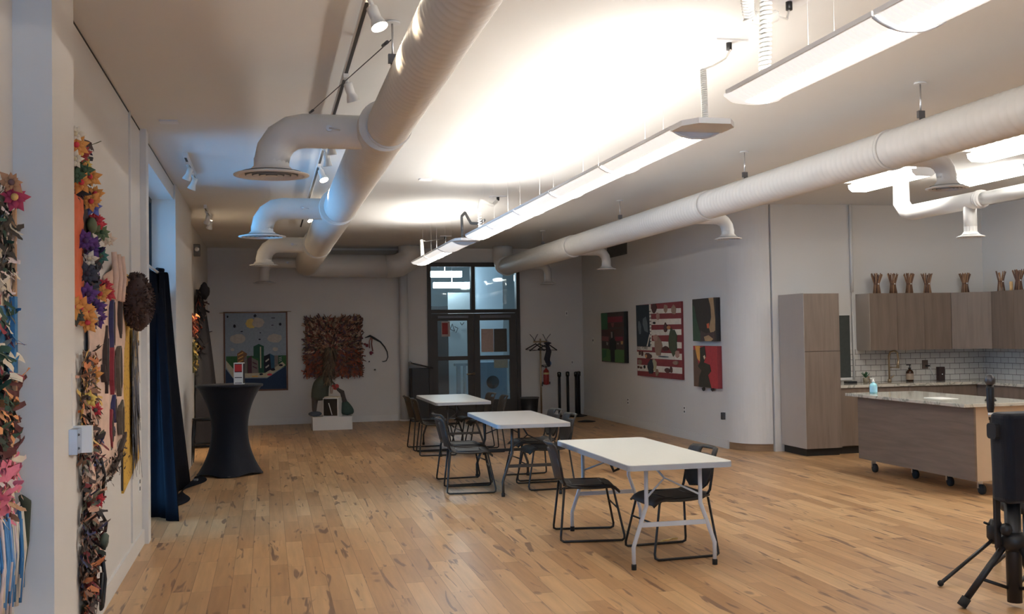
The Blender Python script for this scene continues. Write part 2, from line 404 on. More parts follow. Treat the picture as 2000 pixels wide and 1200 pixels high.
# ---------------------------------------------------------- doorway
root=bpy.data.objects.new('door_1',None); COL.objects.link(root); root['kind']='structure'
mb=MB(); D0,D1=YB-.06,YB+.10
mb.box(3.06,3.13,D0,D1,0,3.08); mb.box(4.85,4.92,D0,D1,0,3.08); mb.box(3.13,4.85,D0,D1,3.0,3.08)
mb.box(3.13,4.85,D0,D1,2.08,2.15); mb.box(3.935,4.01,D0,D1,2.15,3.0)
mb.build('door_frame',M['door'],root)
def leaf(x0,x1,side):
    mb=MB(); a,b=YB-.03,YB+.02
    gx0,gx1=(x0+.12,x1-.13) if side<0 else (x0+.11,x1-.14)
    mb.box(x0,gx0,a,b,.01,2.07); mb.box(gx1,x1,a,b,.01,2.07)
    mb.box(gx0,gx1,a,b,.01,.36); mb.box(gx0,gx1,a,b,1.15,1.23); mb.box(gx0,gx1,a,b,1.93,2.07)
    d=mb.build('door_leaf',M['door'],root)
    MB().box(gx0,gx1,YB-.008,YB-.002,.36,1.15).box(gx0,gx1,YB-.008,YB-.002,1.23,1.93).build('door_glass',M['glass'],d)
    mb=MB(); mb.box(x0+.12,x1-.12,YB-.075,YB-.031,1.98,2.03).build('door_closer',M['darksteel'],d)
    if side<0:
        MB().tube([(x1-.02,YB-.03,.88),(x1-.02,YB-.08,.88),(x1-.17,YB-.085,.87)],.014).ball((x1-.02,YB-.04,.88),.03).build('door_handle',M['brass'],d)
leaf(3.135,3.985,-1); leaf(3.99,4.845,1)
MB().box(3.13,3.935,YB+.01,YB+.016,2.15,3.0).build('transom_glass',M['glass'],root)
MB().box(4.01,4.85,YB+.01,YB+.016,2.15,3.0).build('transom_glass',M['glass'],root)
def poster(nm,x0,x1,z0,z1,mats,y=YB-.012,bits=()):
    mb=MB().box(x0,x1,y-.003,y,z0,z1)
    for i,(a,b,c,d) in enumerate(bits): mb.box(x0+a*(x1-x0),x0+b*(x1-x0),y-.0045,y-.003,z0+c*(z1-z0),z0+d*(z1-z0),1)
    return mb.build(nm,mats)
o=poster('poster',3.33,3.50,1.62,1.92,[pk(120,105,100,2.6),pk(110,30,30,2.4)],YB-.034,[(.08,.75,.15,.9)]); tag(o,'small red and white poster on the left door leaf','poster')
o=poster('notice',4.13,4.38,1.30,1.76,[pk(125,108,98,2.6)]); tag(o,'tan paper notice taped inside the right door glass','notice')
o=poster('notice',4.385,4.65,1.30,1.76,[pk(62,60,56,2)],YB-.018); tag(o,'dark grey board taped inside the right door glass','notice')
o=poster('notice',4.38,4.66,.98,1.145,[pk(100,108,100,2.4)]); tag(o,'pale sign low in the right door glass','notice')

# hallway beyond
M['hall']=mat('hall_paint',(.36,.43,.48,1),.7,var=.02); M['hallw']=mat('hall_wall_pale',(.60,.66,.67,1),.7,var=.02)
M['halldark']=mat('hall_dark',(.055,.06,.065,1),.7,var=.05); M['halltube']=emat('hall_tube',(.88,.96,1,1),16)
mb=MB(); mb.box(-.5,8.0,29,29.15,0,3.9); mb.box(7.9,8.05,YB+.15,29,0,3.9); mb.box(-.5,-.35,YB+.15,29,0,3.9)
struct('wall_hall',mb,M['hallw'])
struct('ceiling_hall',MB().box(-.5,8.05,YB+.02,29.15,3.9,4.0),M['hall'])
struct('floor_hall',MB().box(-1.5,8.05,YB+.02,29.15,-.1,-.0005),M['hall'])
struct('wall_hall_left',MB().box(2.2,3.93,23.4,23.5,0,2.3),M['halldark'])
struct('wall_hall_column',MB().box(4.9,5.55,25,25.5,0,3.9),M['hall'])
for i,(x0,x1,y,z,l) in enumerate(((3.45,4.19,23,2.93,'long fluorescent light behind the left transom pane, the upper one'),(3.8,4.67,24.5,2.76,'long fluorescent light behind the left transom pane, the lower one'),(5.45,5.65,23.2,2.85,'short bright lamp behind the right transom pane'))):
    o=MB().rbox(x0,x1,y,y+.14,z,z+.13,.02,axis='x').build('hall_light',M['halltube']); tag(o,l,'light','hall lights')
    MB().tube([((x0+x1)/2,y+.07,z+.1),((x0+x1)/2,y+.07,3.9)],.01).build('rod',M['steel'],o)
for i,(y,z) in enumerate(((22.4,3.35),(23.8,3.5),(25.2,3.45))):
    o=MB().tube([(2,y,z),(4.4,y+.3,z)],.07,12).build('hall_pipe',M['hall']); tag(o,['nearest','middle','farthest'][i]+' of the blue pipes under the hall ceiling','pipe','hall pipes')
# seen through the door glass
o=MB().rbox(4.35,5.05,22.4,23.0,0,1.05,.05).build('washing_machine',mat('hall_appliance',(.22,.33,.42,1),.4)); tag(o,'blue-grey front-loading machine behind the right door glass','machine')
MB().lathe([(.13,0),(.14,.02),(.0,.02)],(4.72,22.4,.62),24,M=Matrix.Rotation(pi/2,3,'X')).build('machine_door',M['halldark'],o)
o=MB().tube([(4.9,21.3,.1),(4.86,21.2,1.1)],.05,10).build('post',M['black']); tag(o,'black post leaning behind the right door glass','post')
o=MB().box(3.85,3.93,21.9,21.96,0,1.05).box(4.0,4.05,21.9,21.96,0,1.05).box(3.8,4.1,21.88,21.98,1.0,1.05).build('turnstile',mat('hall_metal',(.6,.72,.8,1),.25,metal=.6)); tag(o,'pale metal turnstile post behind the left door glass','turnstile')
mb=MB()
for k,(a,b) in enumerate((((3.97,1.78),(4.02,1.9)),((4.02,1.9),(4.07,1.74)),((4.07,1.74),(3.97,1.78)),((4.07,1.84),(4.15,1.8)),((4.15,1.8),(4.1,1.7)),((4.2,1.93),(4.24,1.87)),((4.24,1.87),(4.29,1.93)))):
    mb.tube([(a[0],23.36,a[1]),(b[0],23.36,b[1])],.008,6)
o=mb.build('wall_drawing',M['halldark']); tag(o,'dark line drawing on the hall wall behind the left door glass','drawing')
MB().box(3.935,4.5,23.4,23.44,0,2.6).build('wall_hall_board',M['hallw'])['kind']='structure'

# ================================================================== DUCTS
def elbow(mb,c0,dir0,dir1,R,r,n=5,seg=16):
    # mitred elbow from point c0 heading dir0 turning to dir1
    d0=Vector(dir0);d1=Vector(dir1);pts=[]
    ctr=Vector(c0)+d1*R
    for k in range(n+1):
        a=pi/2*k/n; pts.append(ctr-d1*R*cos(a)+d0*R*sin(a))
    return pts
def ductrun(name,label,xz,secs,y0):
    # secs: list of (y_start,y_end,r,dx,dz)
    root=thing(name,label,'duct',(xz[0],secs[0][0],xz[1]))
    L=Vector((xz[0],secs[0][0],xz[1]))
    for (a,b,r,dx,dz) in secs:
        mb=MB(); pts=[];rs=[]
        n=max(2,int((b-a)/.075)); 
        prof=[]
        for k in range(n):
            y=a+(b-a)*k/n
            prof+=[(r,y),(r+.0035,y+.012),(r,y+.024)]
        prof.append((r,b))
        P=[Vector((xz[0]+dx,y,xz[1]+dz))-L for _,y in prof]
        mb.tube(P,r,32,rs=[q for q,_ in prof])
        mb.build('duct_section',M['duct'],root)
        mb=MB(); c=Vector((xz[0]+dx,b,xz[1]+dz))-L
        mb.tube([c+Vector((0,-.02,0)),c+Vector((0,.02,0))],r+.012,32); mb.build('collar',M['duct'],root)
    return root,L
secs=[(.5,6.72,.138,0,0),(6.72,11.0,.165,-.025,.0),(11.0,15.4,.19,-.045,0),(15.4,19.75,.208,-.06,0)]
left,L=ductrun('spiral_duct','large white spiral duct hung over the left side of the room','duct' and (.765,2.985),secs,0)
# far elbow and cross run
mb=MB(); c=Vector((.705,19.75,2.985)); pts=elbow(mb,c,(0,1,0),(1,0,0),.34,.208)
pts=[p for p in pts]; pts+= [Vector((2.25,20.09,2.97))]
mb.tube([p-L for p in pts],.215,32); mb.build('cross_duct',M['duct'],left)
mb=MB(); mb.tube([p-L for p in (Vector((2.2,20.09,2.97)),Vector((2.45,20.09,2.99)),Vector((2.62,20.09,3.1)),Vector((2.66,20.09,3.22)),Vector((2.66,20.09,3.355)))],.225,32); mb.build('riser_elbow',M['duct'],left)
secs=[(.5,10.2,.142,0,0),(10.2,15.2,.152,0,0),(15.2,19.75,.165,0,0)]
right,Lr=ductrun('spiral_duct','long white spiral duct hung over the right side of the room',(4.47,2.95),secs,0)
mb=MB(); mb.tube([p-Lr for p in (Vector((4.47,19.7,2.95)),Vector((4.47,19.9,2.98)),Vector((4.47,20.05,3.12)),Vector((4.47,20.08,3.22)),Vector((4.47,20.08,3.355)))],.19,28); mb.build('riser_elbow',M['duct'],right)
# joints on near right run
for y in (6.9,): MB().tube([(0,y-.02-Lr.y,0),(0,y+.02-Lr.y,0)],.152,32).build('collar',M['duct'],right)

def diffuser_profile(mb,c,rb,rf,mi=0):
    # flared plate with concentric rings, hanging below neck
    x,y,z=c
    mb.lathe([(rb,.11),(rb,.06),(rb*1.25,.035),(rf*.75,.02),(rf,.006),(rf,0),(rf*.86,-.004)],c,36,0,cap=False)
    for i,k in enumerate((.86,.68,.5,.32)):
        mb.lathe([(rf*k,-.004),(rf*(k-.05),.012),(rf*(k-.15),.018)],c,36,0,cap=False)
        mb.lathe([(rf*(k-.15),.018),(rf*(k-.17),-.002),(rf*(k-.19),-.002)],c,36,1,cap=False)
    mb.lathe([(rf*.16,-.002),(0,-.004)],c,36,0,cap=False)
    mb.lathe([(rf*.8,.022),(0,.022)],c,36,1,cap=False)
def branch(x0,xe,y,z0,zd,rb,rf,label,parentcat='duct'):
    root=thing('air_diffuser',label,'air diffuser',(xe,y,zd),0,'duct branches with round diffusers')
    sgn=-1 if xe<x0 else 1; Re=.21 if rb>.1 else .15
    o3=Vector((xe,y,zd))
    pts=[Vector((x0,y,z0)),Vector((xe-sgn*Re,y,z0))]
    ctr=Vector((xe-sgn*Re,y,z0-Re))
    for a in (22.5,45,67.5,90): pts.append(ctr+Vector((sgn*Re*sin(R_(a)),0,Re*cos(R_(a)))))
    pts.append(Vector((xe,y,zd+.08)))
    MB().tube([p-o3 for p in pts],rb,20,cap=False).build('branch_duct',M['duct'],root)
    mb=MB(); diffuser_profile(mb,(0,0,0),rb,rf); mb.build('diffuser_plate',[M['duct'],M['grille']],root)
    # damper lever
    px=(x0+xe)/2+sgn*-.02
    mb=MB(); mb.tube([(px-xe,-rb-.012,z0-zd+.0),(px-xe,-rb+.01,z0-zd)],.02,12); mb.tube([(px-xe,-rb-.014,z0-zd),(px-xe+.07,-rb-.016,z0-zd-.012)],.005,6); mb.build('damper_lever',M['steel'],root)
    if rb>.1:
        mb=MB()
        cx=x0-xe; 
    return root
ys=[6.98,11.22,15.6,19.3]
nm=['nearest to the camera','second from the camera','third from the camera','fourth, farthest from the camera']
for i,y in enumerate(ys):
    branch(.72,.035 if i==0 else -.045,y,2.985,2.69 if i<3 else 2.62,.112 if i<3 else .09,.24 if i<2 else .2,'round white diffuser and elbow branching left off the left duct, '+nm[i])
for i,(x,y,z) in enumerate(((5.04,7.07,2.695),(5.13,11.2,2.69),(5.19,15.85,2.64),(5.14,19.2,2.58))):
    branch(4.5,x,y,2.93,z,.072,.155,'round white diffuser and elbow branching right off the right duct, '+nm[i])
# kitchen duct
root=thing('kitchen_duct','slim white duct with one round diffuser over the kitchen','duct',(7.12,6,2.95))
o3=Vector((7.12,6,2.95))
MB().tube([Vector(p)-o3 for p in ((7.12,3,2.95),(7.12,9.45,2.95))],.068,24).build('duct_section',M['duct'],root)
MB().tube([Vector(p)-o3 for p in ((7.12,9.4,2.95),(7.12,10.62,2.95),(7.12,10.74,2.98),(7.12,10.83,3.08),(7.12,10.83,3.355))],.088,24).build('duct_section',M['duct'],root)
MB().tube([Vector(p)-o3 for p in ((7.12,9.43,2.95),(7.12,9.47,2.95))],.095,24).build('collar',M['duct'],root)
MB().tube([Vector(p)-o3 for p in ((7.12,9.62,2.95),(7.12,9.62,2.6))],.066,24).build('drop_duct',M['duct'],root)
mb=MB(); diffuser_profile(mb,tuple(Vector((7.12,9.62,2.575))-o3),.066,.14); mb.build('diffuser_plate',[M['duct'],M['grille']],root)

# hanger rods
def hanger(x,y,zt,label,cab=None):
    root=thing('duct_hanger',label,'duct hanger',(x,y,H),0,'duct hangers on the ceiling')
    MB().lathe([(.045,-.012),(.04,0)],(0,0,0),20).build('ceiling_plate',M['white'],root)
    MB().tube([(0,0,-.01),(0,0,zt-H+.03)],.006,8).build('rod',M['steel'],root)
    MB().cbox((0,0,zt-H+.035),(.05,.025,.05)).tube([(0,0,zt-H+.02),(0,0,zt-H-.02)],.012,8).build('clamp',M['darksteel'],root)
    return root
hanger(.68,5.74,3.12,'duct hanger with a slanting cable, left duct')
for i,(x,y,z) in enumerate(((4.47,6.54,3.1),(4.47,9.35,3.1),(4.47,13.04,3.11),(4.47,17.0,3.12))):
    hanger(x,y,z,'thin rod hanger of the right duct, '+nm[i])
o=MB().tube([(.68,5.76,3.27),(.28,6.95,3.10)],.003,6).tube([(.66,5.80,3.265),(.64,5.86,3.258)],.010,8).tube([(.30,6.90,3.107),(.28,6.95,3.10)],.008,8).build('brace_cable',M['darksteel']); tag(o,'thin slanting brace cable from the hanger to the nearest left branch','cable')
# small ceiling plates
for i,(x,y) in enumerate(((-.74,8.67),(1.7,11.49))):
    o=MB().rbox(x-.07,x+.07,y-.06,y+.06,H-.012,H,.02).build('ceiling_plate',M['white']); tag(o,['small white plate on the ceiling above the left wall','small white plate on the ceiling between the left duct and lights'][i],'ceiling plate')
# return grille on the right wall
root=thing('return_grille','grey louvred return grille high on the right wall','air grille',(XR,18.4,3.17))
MB().box(-.015,0,-.55,.55,-.13,.13).build('grille_frame',M['grille'],root)
mb=MB()
for k in range(11): mb.cbox((-.02,0,-.11+.022*k),(.012,1.04,.004),Matrix.Rotation(0,4,'X'))
mb.build('louvres',M['grille'],root)
root=thing('access_panel','beige access panel high on the back wall under the ceiling','panel',(1.75,YB,3.22))
MB().box(-.8,.85,-.03,0,-.10,.10).build('panel_face',mat('beige_panel',(.42,.37,.31,1),.7),root)
MB().box(-.03,.0,-.036,-.03,-.03,.0).build('latch',M['black'],root)

# ================================================================== LINEAR LIGHTS
M['tube']=emat('fluorescent_tube',(1,.94,.85,1),TUBE)
M['basket']=emat('light_basket',(1,.98,.94,1),BASKET)
M['lens']=emat('light_lens',(1,.95,.87,1),3.8)
M['basketoff']=emat('light_basket_dim',(1,.98,.94,1),.25)
def fixture(x,y0,y1,z,label,lit=1,near=False,endcap=False,uplit=True):
    root=thing('pendant_light',label,'light',(x,y0,z),0,'pendant fluorescent lights')
    n=y1-y0; W=.145
    def sect(t,y): # t -1..1 cross section of shallow basket
        return (t*W,y,-.045*(1-abs(t)**2.2)+.0)
    mb=MB()
    rib=.035; k=int(n/rib)
    vs=[];nv=14
    ys_=[]
    for i in range(k): ys_+= [i*rib, i*rib+rib*.5]
    ys_.append(k*rib)
    for i,y in enumerate(ys_):
        e=.006 if (i%2) else 0
        for j in range(nv+1):
            t=-1+2*j/nv; p=sect(t,y); vs.append((p[0],y,p[2]-(e if abs(t)<.99 else 0)))
    fs=[];mi=[]
    for i in range(len(ys_)-1):
        for j in range(nv):
            fs.append((i*(nv+1)+j,i*(nv+1)+j+1,(i+1)*(nv+1)+j+1,(i+1)*(nv+1)+j))
    q=mb; b=0
    q.v+=vs
    for i,f in enumerate(fs):
        j=i%nv; q.f.append(f); q.sm.append(False)
        q.mi.append(1 if (4<=j<=9) else 0)
    q.build('basket',[M['basket'] if lit else M['basketoff'],M['lens'] if lit else M['basketoff']],root)
    # side rails
    mb=MB()
    for s in (-1,1): mb.box(s*W-.004 if s>0 else -W-.006,(W+.006) if s>0 else -W+.004,0,n,-.004,.014)
    mb.build('side_rail',M['white'],root)
    for s in (-.06,.06): MB().tube([(s,n*.5,.01),(s,n*.5,H-z)],.0007,5).build('suspension_wire',M['steel'],root)
    # joint ring at near end
    mb=MB(); pr=[sect(-1+2*j/14,0) for j in range(15)]
    mb.tube([(a[0],.0,a[2]-.006) for a in pr],.008,6); mb.build('joint_ring',M['white'],root)
    MB().box(-.05,.05,.02,n-.02,-.008,.006).build('gear_tray',M['white'],root)
    if lit:
        for s in (-.075,.075):
            MB().tube([(s,.04,.018),(s,n-.04,.018)],.013,8).build('tube',M['tube'],root)
    mb=MB(); pr2=[(sect(-1+2*j/14,0)[0],sect(-1+2*j/14,0)[2]) for j in range(15)]; mb.prism(pr2,-.0,.004,lambda a,b,h:(a,h,b)); mb.build('end_plate',M['white'],root)
    if endcap:
        mb=MB(); mb.prism([(-W-.006,-.0),(-W-.006,-.16),(-.09,-.25),(.09,-.25),(W+.006,-.16),(W+.006,0)],-.018,.012)
        mb.build('end_cap',M['white'],root)
    return root
row='of the long middle pendant row, counted from the camera'
ys1=[5.42,6.72,8.02,9.24,10.45,11.62]
ordn=['first section','second section','third section','fourth section','fifth section']
for i in range(5):
    fixture(2.31,ys1[i]+.005,ys1[i+1]-.005,2.755,'ribbed fluorescent pendant, '+ordn[i]+' '+row,endcap=(i==0))
ys2=[12.25,13.35,14.6,15.9]
for i in range(3):
    fixture(2.27,ys2[i]+.005,ys2[i+1]-.005,2.755,'ribbed fluorescent pendant, '+['unlit nearest section','middle section','far end section'][i]+' of the short pendant row by the doorway',lit=(i>0),endcap=(i==0))
ys3=[-2.3,-.7,.9,2.1,3.34,4.58]  # the two rear sections are unseen, added as fill light
for i in range(5):
    fixture(2.25,ys3[i]+.005,ys3[i+1]-.005,2.755,'large ribbed fluorescent pendant overhead at upper right, '+['rearmost unseen fill section added behind the camera','second unseen fill section added behind the camera','third section, out of frame','section cut by the frame','section with the rounded end'][i])
MB().lathe([(.149,0),(.15,-.006),(.12,-.03),(.06,-.043),(0,-.046)],(2.25,4.58,2.757),24,sy=.75).build('pendant_end',M['basket'])
tag(bpy.data.objects['pendant_end'],'rounded end of the large overhead pendant at upper right','light end')
MB().lathe([(.149,0),(.15,-.006),(.12,-.03),(.06,-.043),(0,-.046)],(2.31,11.62,2.757),24,sy=.6).build('pendant_end.001',M['basket'])
tag(bpy.data.objects['pendant_end.001'],'rounded far end of the long middle pendant row','light end')
MB().lathe([(.149,0),(.15,-.006),(.12,-.03),(.06,-.043),(0,-.046)],(2.27,15.9,2.757),24,sy=.6).build('pendant_end.002',M['basket'])
tag(bpy.data.objects['pendant_end.002'],'rounded far end of the short pendant row by the doorway','light end')

# coiled cords
def coil_pts(path,r,turns):
    P=[Vector(p) for p in path]; L_=[0]
    for a,b in zip(P,P[1:]): L_.append(L_[-1]+(b-a).length)
    n=turns*8; out=[]
    for i in range(n+1):
        s=L_[-1]*i/n; k=0
        while k<len(P)-2 and L_[k+1]<s: k+=1
        t=(s-L_[k])/max(1e-6,L_[k+1]-L_[k]); c=P[k].lerp(P[k+1],t); d=(P[k+1]-P[k]).normalized()
        u=d.orthogonal().normalized(); v=d.cross(u); a=2*pi*i/8
        out.append(c+u*cos(a)*r+v*sin(a)*r)
    return out
def cord(name,label,coil,straight,box,r=.016,tr=.0055,turns=34,m_=None):
    root=thing(name,label,'cord',straight[-1] if straight else coil[0]); o3=Vector(root.location)
    MB().tube([p-o3 for p in coil_pts(coil,r,turns)],tr,5).build('coil',m_ or M['whiteplastic'],root)
    if straight: MB().tube([Vector(p)-o3 for p in straight],.006,6).build('cord_end',m_ or M['whiteplastic'],root)
    if box:
        MB().box(box[0]-.1-o3.x,box[0]+.1-o3.x,box[1]-.05-o3.y,box[1]+.05-o3.y,H-.012-o3.z,H-o3.z).build('ceiling_plate',M['white'],root)
        MB().tube([(box[0]-o3.x,box[1]-o3.y,H-o3.z),(box[0]-o3.x,box[1]-o3.y,H-.055-o3.z)],.018,8).build('plug',M['black'],root)
cord('coiled_cord','thick white coiled cord rising from the overhead pendant at upper right',[(2.26,4.5,2.77),(2.25,4.46,3.0),(2.25,4.44,3.26),(2.2,4.44,3.30),(2.16,4.46,3.2),(2.24,4.6,3.13),(2.4,4.75,3.17),(2.5,4.85,3.22)],[(2.5,4.85,3.22),(2.62,4.95,3.24),(2.66,5.0,3.31)],(2.66,5.0),.024,.008,60)
cord('coiled_cord','white coiled cord at the near end of the long pendant row',[(2.31,5.3,2.77),(2.32,5.33,2.95),(2.33,5.36,3.07)],[(2.33,5.36,3.07),(2.45,5.5,3.13),(2.6,5.66,3.22),(2.68,5.76,3.3)],(2.68,5.78),.014,.0055,26)
cord('coiled_cord','white coiled cord at the far end of the long pendant row',[(2.30,11.45,2.77),(2.3,11.5,3.05),(2.36,11.7,3.16),(2.6,12.2,3.17),(2.74,12.6,3.27)],None,(2.8,12.8),.016,.006,50)
cord('coiled_cord','grey looping conduit above the near end of the short pendant row',[(2.22,12.1,2.77),(2.22,12.15,3.03),(2.27,12.2,3.08),(2.33,12.15,2.95),(2.4,12.0,2.93),(2.42,11.8,2.95)],None,None,.010,.008,60,M['grille'])
cord('coiled_cord','white coiled cord at the far end of the short pendant row',[(2.27,15.7,2.77),(2.27,15.75,3.0),(2.27,15.8,3.08)],[(2.27,15.8,3.08),(2.4,16.2,3.1),(2.95,17.9,3.3)],(3.0,18.0),.02,.007,24)
# kitchen ceiling lights
M['kl']=emat('kitchen_light_diffuser',(1,.98,.92,1),KLIGHT)  # last two lights of the list are unseen, added for fill
for i,(x,y0,y1,l) in enumerate(((6.80,9.92,11.2,'bright wraparound ceiling light over the tall cabinet'),(6.80,7.75,9.03,'bright wraparound ceiling light cut by the right frame edge'),(7.78,9.45,10.75,'bright wraparound ceiling light behind the kitchen duct'),(7.78,7.3,8.6,'wraparound ceiling light beyond the right frame edge'),(6.8,4.4,5.7,'unseen wraparound fill light added far to the right'),(6.8,.4,1.7,'unseen wraparound fill light added at the rear right'))):
    root=thing('ceiling_light',l,'light',(x,y0,H),0,'wraparound lights over the kitchen')
    MB().box(-.09,.09,0,y1-y0,-.03,0).build('housing',M['white'],root)
    mb=MB(); pr=[(-.14,-.03),(-.13,-.075),(-.09,-.105),(.09,-.105),(.13,-.075),(.14,-.03)]
    mb.prism(pr,.012,y1-y0-.012,lambda a,b,h:(a,h,b)); mb.build('diffuser',M['kl'],root)
    mb=MB(); mb.prism([(a*1.03,b*1.03) for a,b in pr],0,.012,lambda a,b,h:(a,h,b)); mb.build('end_cap',M['white'],root); mb=MB(); mb.prism([(a*1.03,b*1.03) for a,b in pr],y1-y0-.012,y1-y0,lambda a,b,h:(a,h,b)); mb.build('end_cap',M['white'],root)

# ================================================================== TRACK LIGHTS
M['bulb']=emat('spot_bulb',(1,.86,.66,1),14)
M['bulboff']=mat('spot_bulb_off',(.5,.5,.5,1),.2)
def spot(loc,aim,label,on,group='track spotlights',energy=None):
    root=thing('track_spotlight',label,'spotlight',loc,0,group)
    MB().cbox((0,0,-.012),(.035,.075,.024)).build('adapter',M['trimw'],root)
    d=Vector(aim).normalized(); q=Vector((0,0,-1)).rotation_difference(d).to_matrix().to_4x4()
    c=Vector((.02,0,-.085))
    MB().tube([(0,0,-.02),(.02,0,-.07)],.012,8).build('swivel',M['trimw'],root)
    T=Matrix.Translation(c)@q
    def lt(mb,prof,mi=0,cap=True): 
        mb.lathe(prof,(0,0,0),20,mi,M=T,cap=cap); return mb
    lt(MB(),[(.018,.035),(.028,.028),(.028,-.025),(.026,-.032),(.036,-.06),(.042,-.085)],cap=False).build('lamp_head',M['trimw'],root)
    lt(MB(),[(.039,-.079),(.0,-.075)],cap=False).build('bulb',M['bulb'] if on else M['bulboff'],root)
    if on:
        ld=bpy.data.lights.new('spot_lamp','SPOT'); ld.energy=energy or 30; ld.spot_size=R_(75); ld.spot_blend=.8; ld.color=(1,.78,.52); ld.shadow_soft_size=.04
        lo=bpy.data.objects.new('spot_lamp',ld); COL.objects.link(lo); lo.parent=root
        lo.matrix_local=Matrix.Translation(c+d*.13)@Vector((0,0,-1)).rotation_difference(d).to_matrix().to_4x4()
    return root
root=thing('light_track','long ceiling track for the spotlights beside the left duct','light track',(.5,3.0,H))
MB().box(-.018,.018,0,13.2,-.05,-.03).build('track_rail',M['white'],root)
MB().box(-.010,.010,0,13.2,-.053,-.05).build('track_slot',M['black'],root)
mb=MB()
for y in (.5,3,5.5,8,10.5,13): mb.box(-.012,.012,y,y+.04,-.031,0)
mb.build('track_clip',M['white'],root)
SZ=H-.052
for i,(y,on,aim,l) in enumerate(((4.55,1,(.15,-.3,-1),'lit white spotlight at the top edge of the view'),(5.15,1,(.3,-.3,-.9),'lit white spotlight aimed at the left duct'),(6.75,0,(.35,.3,-1),'unlit white spotlight just in front of the nearest branch'),
    (8.75,0,(.1,.1,-1),'unlit white spotlight seen beneath the nearest branch, nearer of the pair'),(9.35,0,(.1,.1,-1),'unlit white spotlight seen beneath the nearest branch, farther of the pair'),(10.3,1,(.3,-.5,-1),'lit white spotlight just before the second branch'),
    (13.2,1,(.5,-.5,-1),'lit spotlight behind the second branch, nearer of the pair'),(13.9,1,(.5,-.5,-1),'lit spotlight behind the second branch, farther of the pair'))):
    spot((.5,y,SZ),aim,l,on,energy=16 if y<12 else 70)
for i,(x,y0) in enumerate(((-.72,10.1),(-.76,14.0))):
    rt=thing('light_track',['short ceiling track over the window recess','short ceiling track past the window pier'][i],'light track',(x,y0,H))
    MB().box(-.018,.018,0,1.25,-.05,0).build('track_rail',M['white'],rt); MB().box(-.010,.010,0,1.25,-.053,-.05).build('track_slot',M['black'],rt)
    for j,yy in enumerate((.25,.9)):
        spot((x,y0+yy,SZ),(-.4,.2,-1) if i==0 else (-.3,.55,-1),['nearer','farther'][j]+' spotlight on the '+['short track over the window recess','short track past the window pier'][i],(i==1 and j==1),energy=80)
# camera-like box high on left wall
root=thing('emergency_light','small grey box with lamp high on the left wall near the back','wall box',(-1.09,16.9,3.02))
MB().rbox(0,.09,-.09,.09,-.1,.08,.015,axis='x').build('case',M['grille'],root); MB().ball((.05,-.1,0),.035).build('lamp',M['whiteplastic'],root)
# hot floor spot for back right diffuser from lit lamps: rail cover

# ================================================================== TABLES
def folding_table(name,label,cx,y0,L,top,edge,leg,rz=0,feet=True):
    W=.76; root=thing(name,label,'table',(cx,y0+L/2,0),rz,'folding tables')
    mb=MB(); mb.rbox(-W/2,W/2,-L/2,L/2,.735,.74,.045); mb.build('table_top',top,root)
    mb=MB(); mb.rbox(-W/2-.003,W/2+.003,-L/2-.003,L/2+.003,.70,.7355,.047); mb.build('edge_skirt',edge,root)
    for s in (-1,1):
        y=s*(L/2-.16)
        for t in (-1,1):
            mb=MB(); mb.tube([(t*.20,y,.71),(t*.20,y,.47),(t*.20,y,.44),(t*.285,y+s*.0,.20),(t*.30,y,.155),(t*.30,y,.03)],.0145,10)
            l=mb.build('leg',leg,root)
            MB().lathe([(.018,0),(.019,.035),(.016,.04)],(t*.30,y,0),10).build('foot_cap',M['rubber'],l)
        mb=MB(); mb.cbox((0,y,.305),(.50,.014,.032)); mb.build('crossbar',leg,root)
        mb=MB(); mb.tube([(-.19,y,.50),(0,y-s*.17,.60),(.19,y,.50)],.008,6); mb.tube([(0,y-s*.17,.60),(0,y-s*.55,.70)],.009,6); mb.tube([(-.2,y,.705),(.2,y,.705)],.012,8)
        mb.build('brace',leg,root)
    return root
t1=folding_table('folding_table','white folding table in front, with white legs',2.75,6.83,1.84,M['tabletop'],M['tableedge'],M['legwhite'])
t2=folding_table('folding_table','middle folding table, greyish top on dark legs',2.62,10.35,1.83,M['tabletop2'],M['tableedge'],M['legdark'],R_(-1))
t3=folding_table('folding_table','farthest folding table, nearest the doorway, with dark legs',2.57,14.1,1.95,M['tabletop2'],M['tableedge'],M['legdark'])

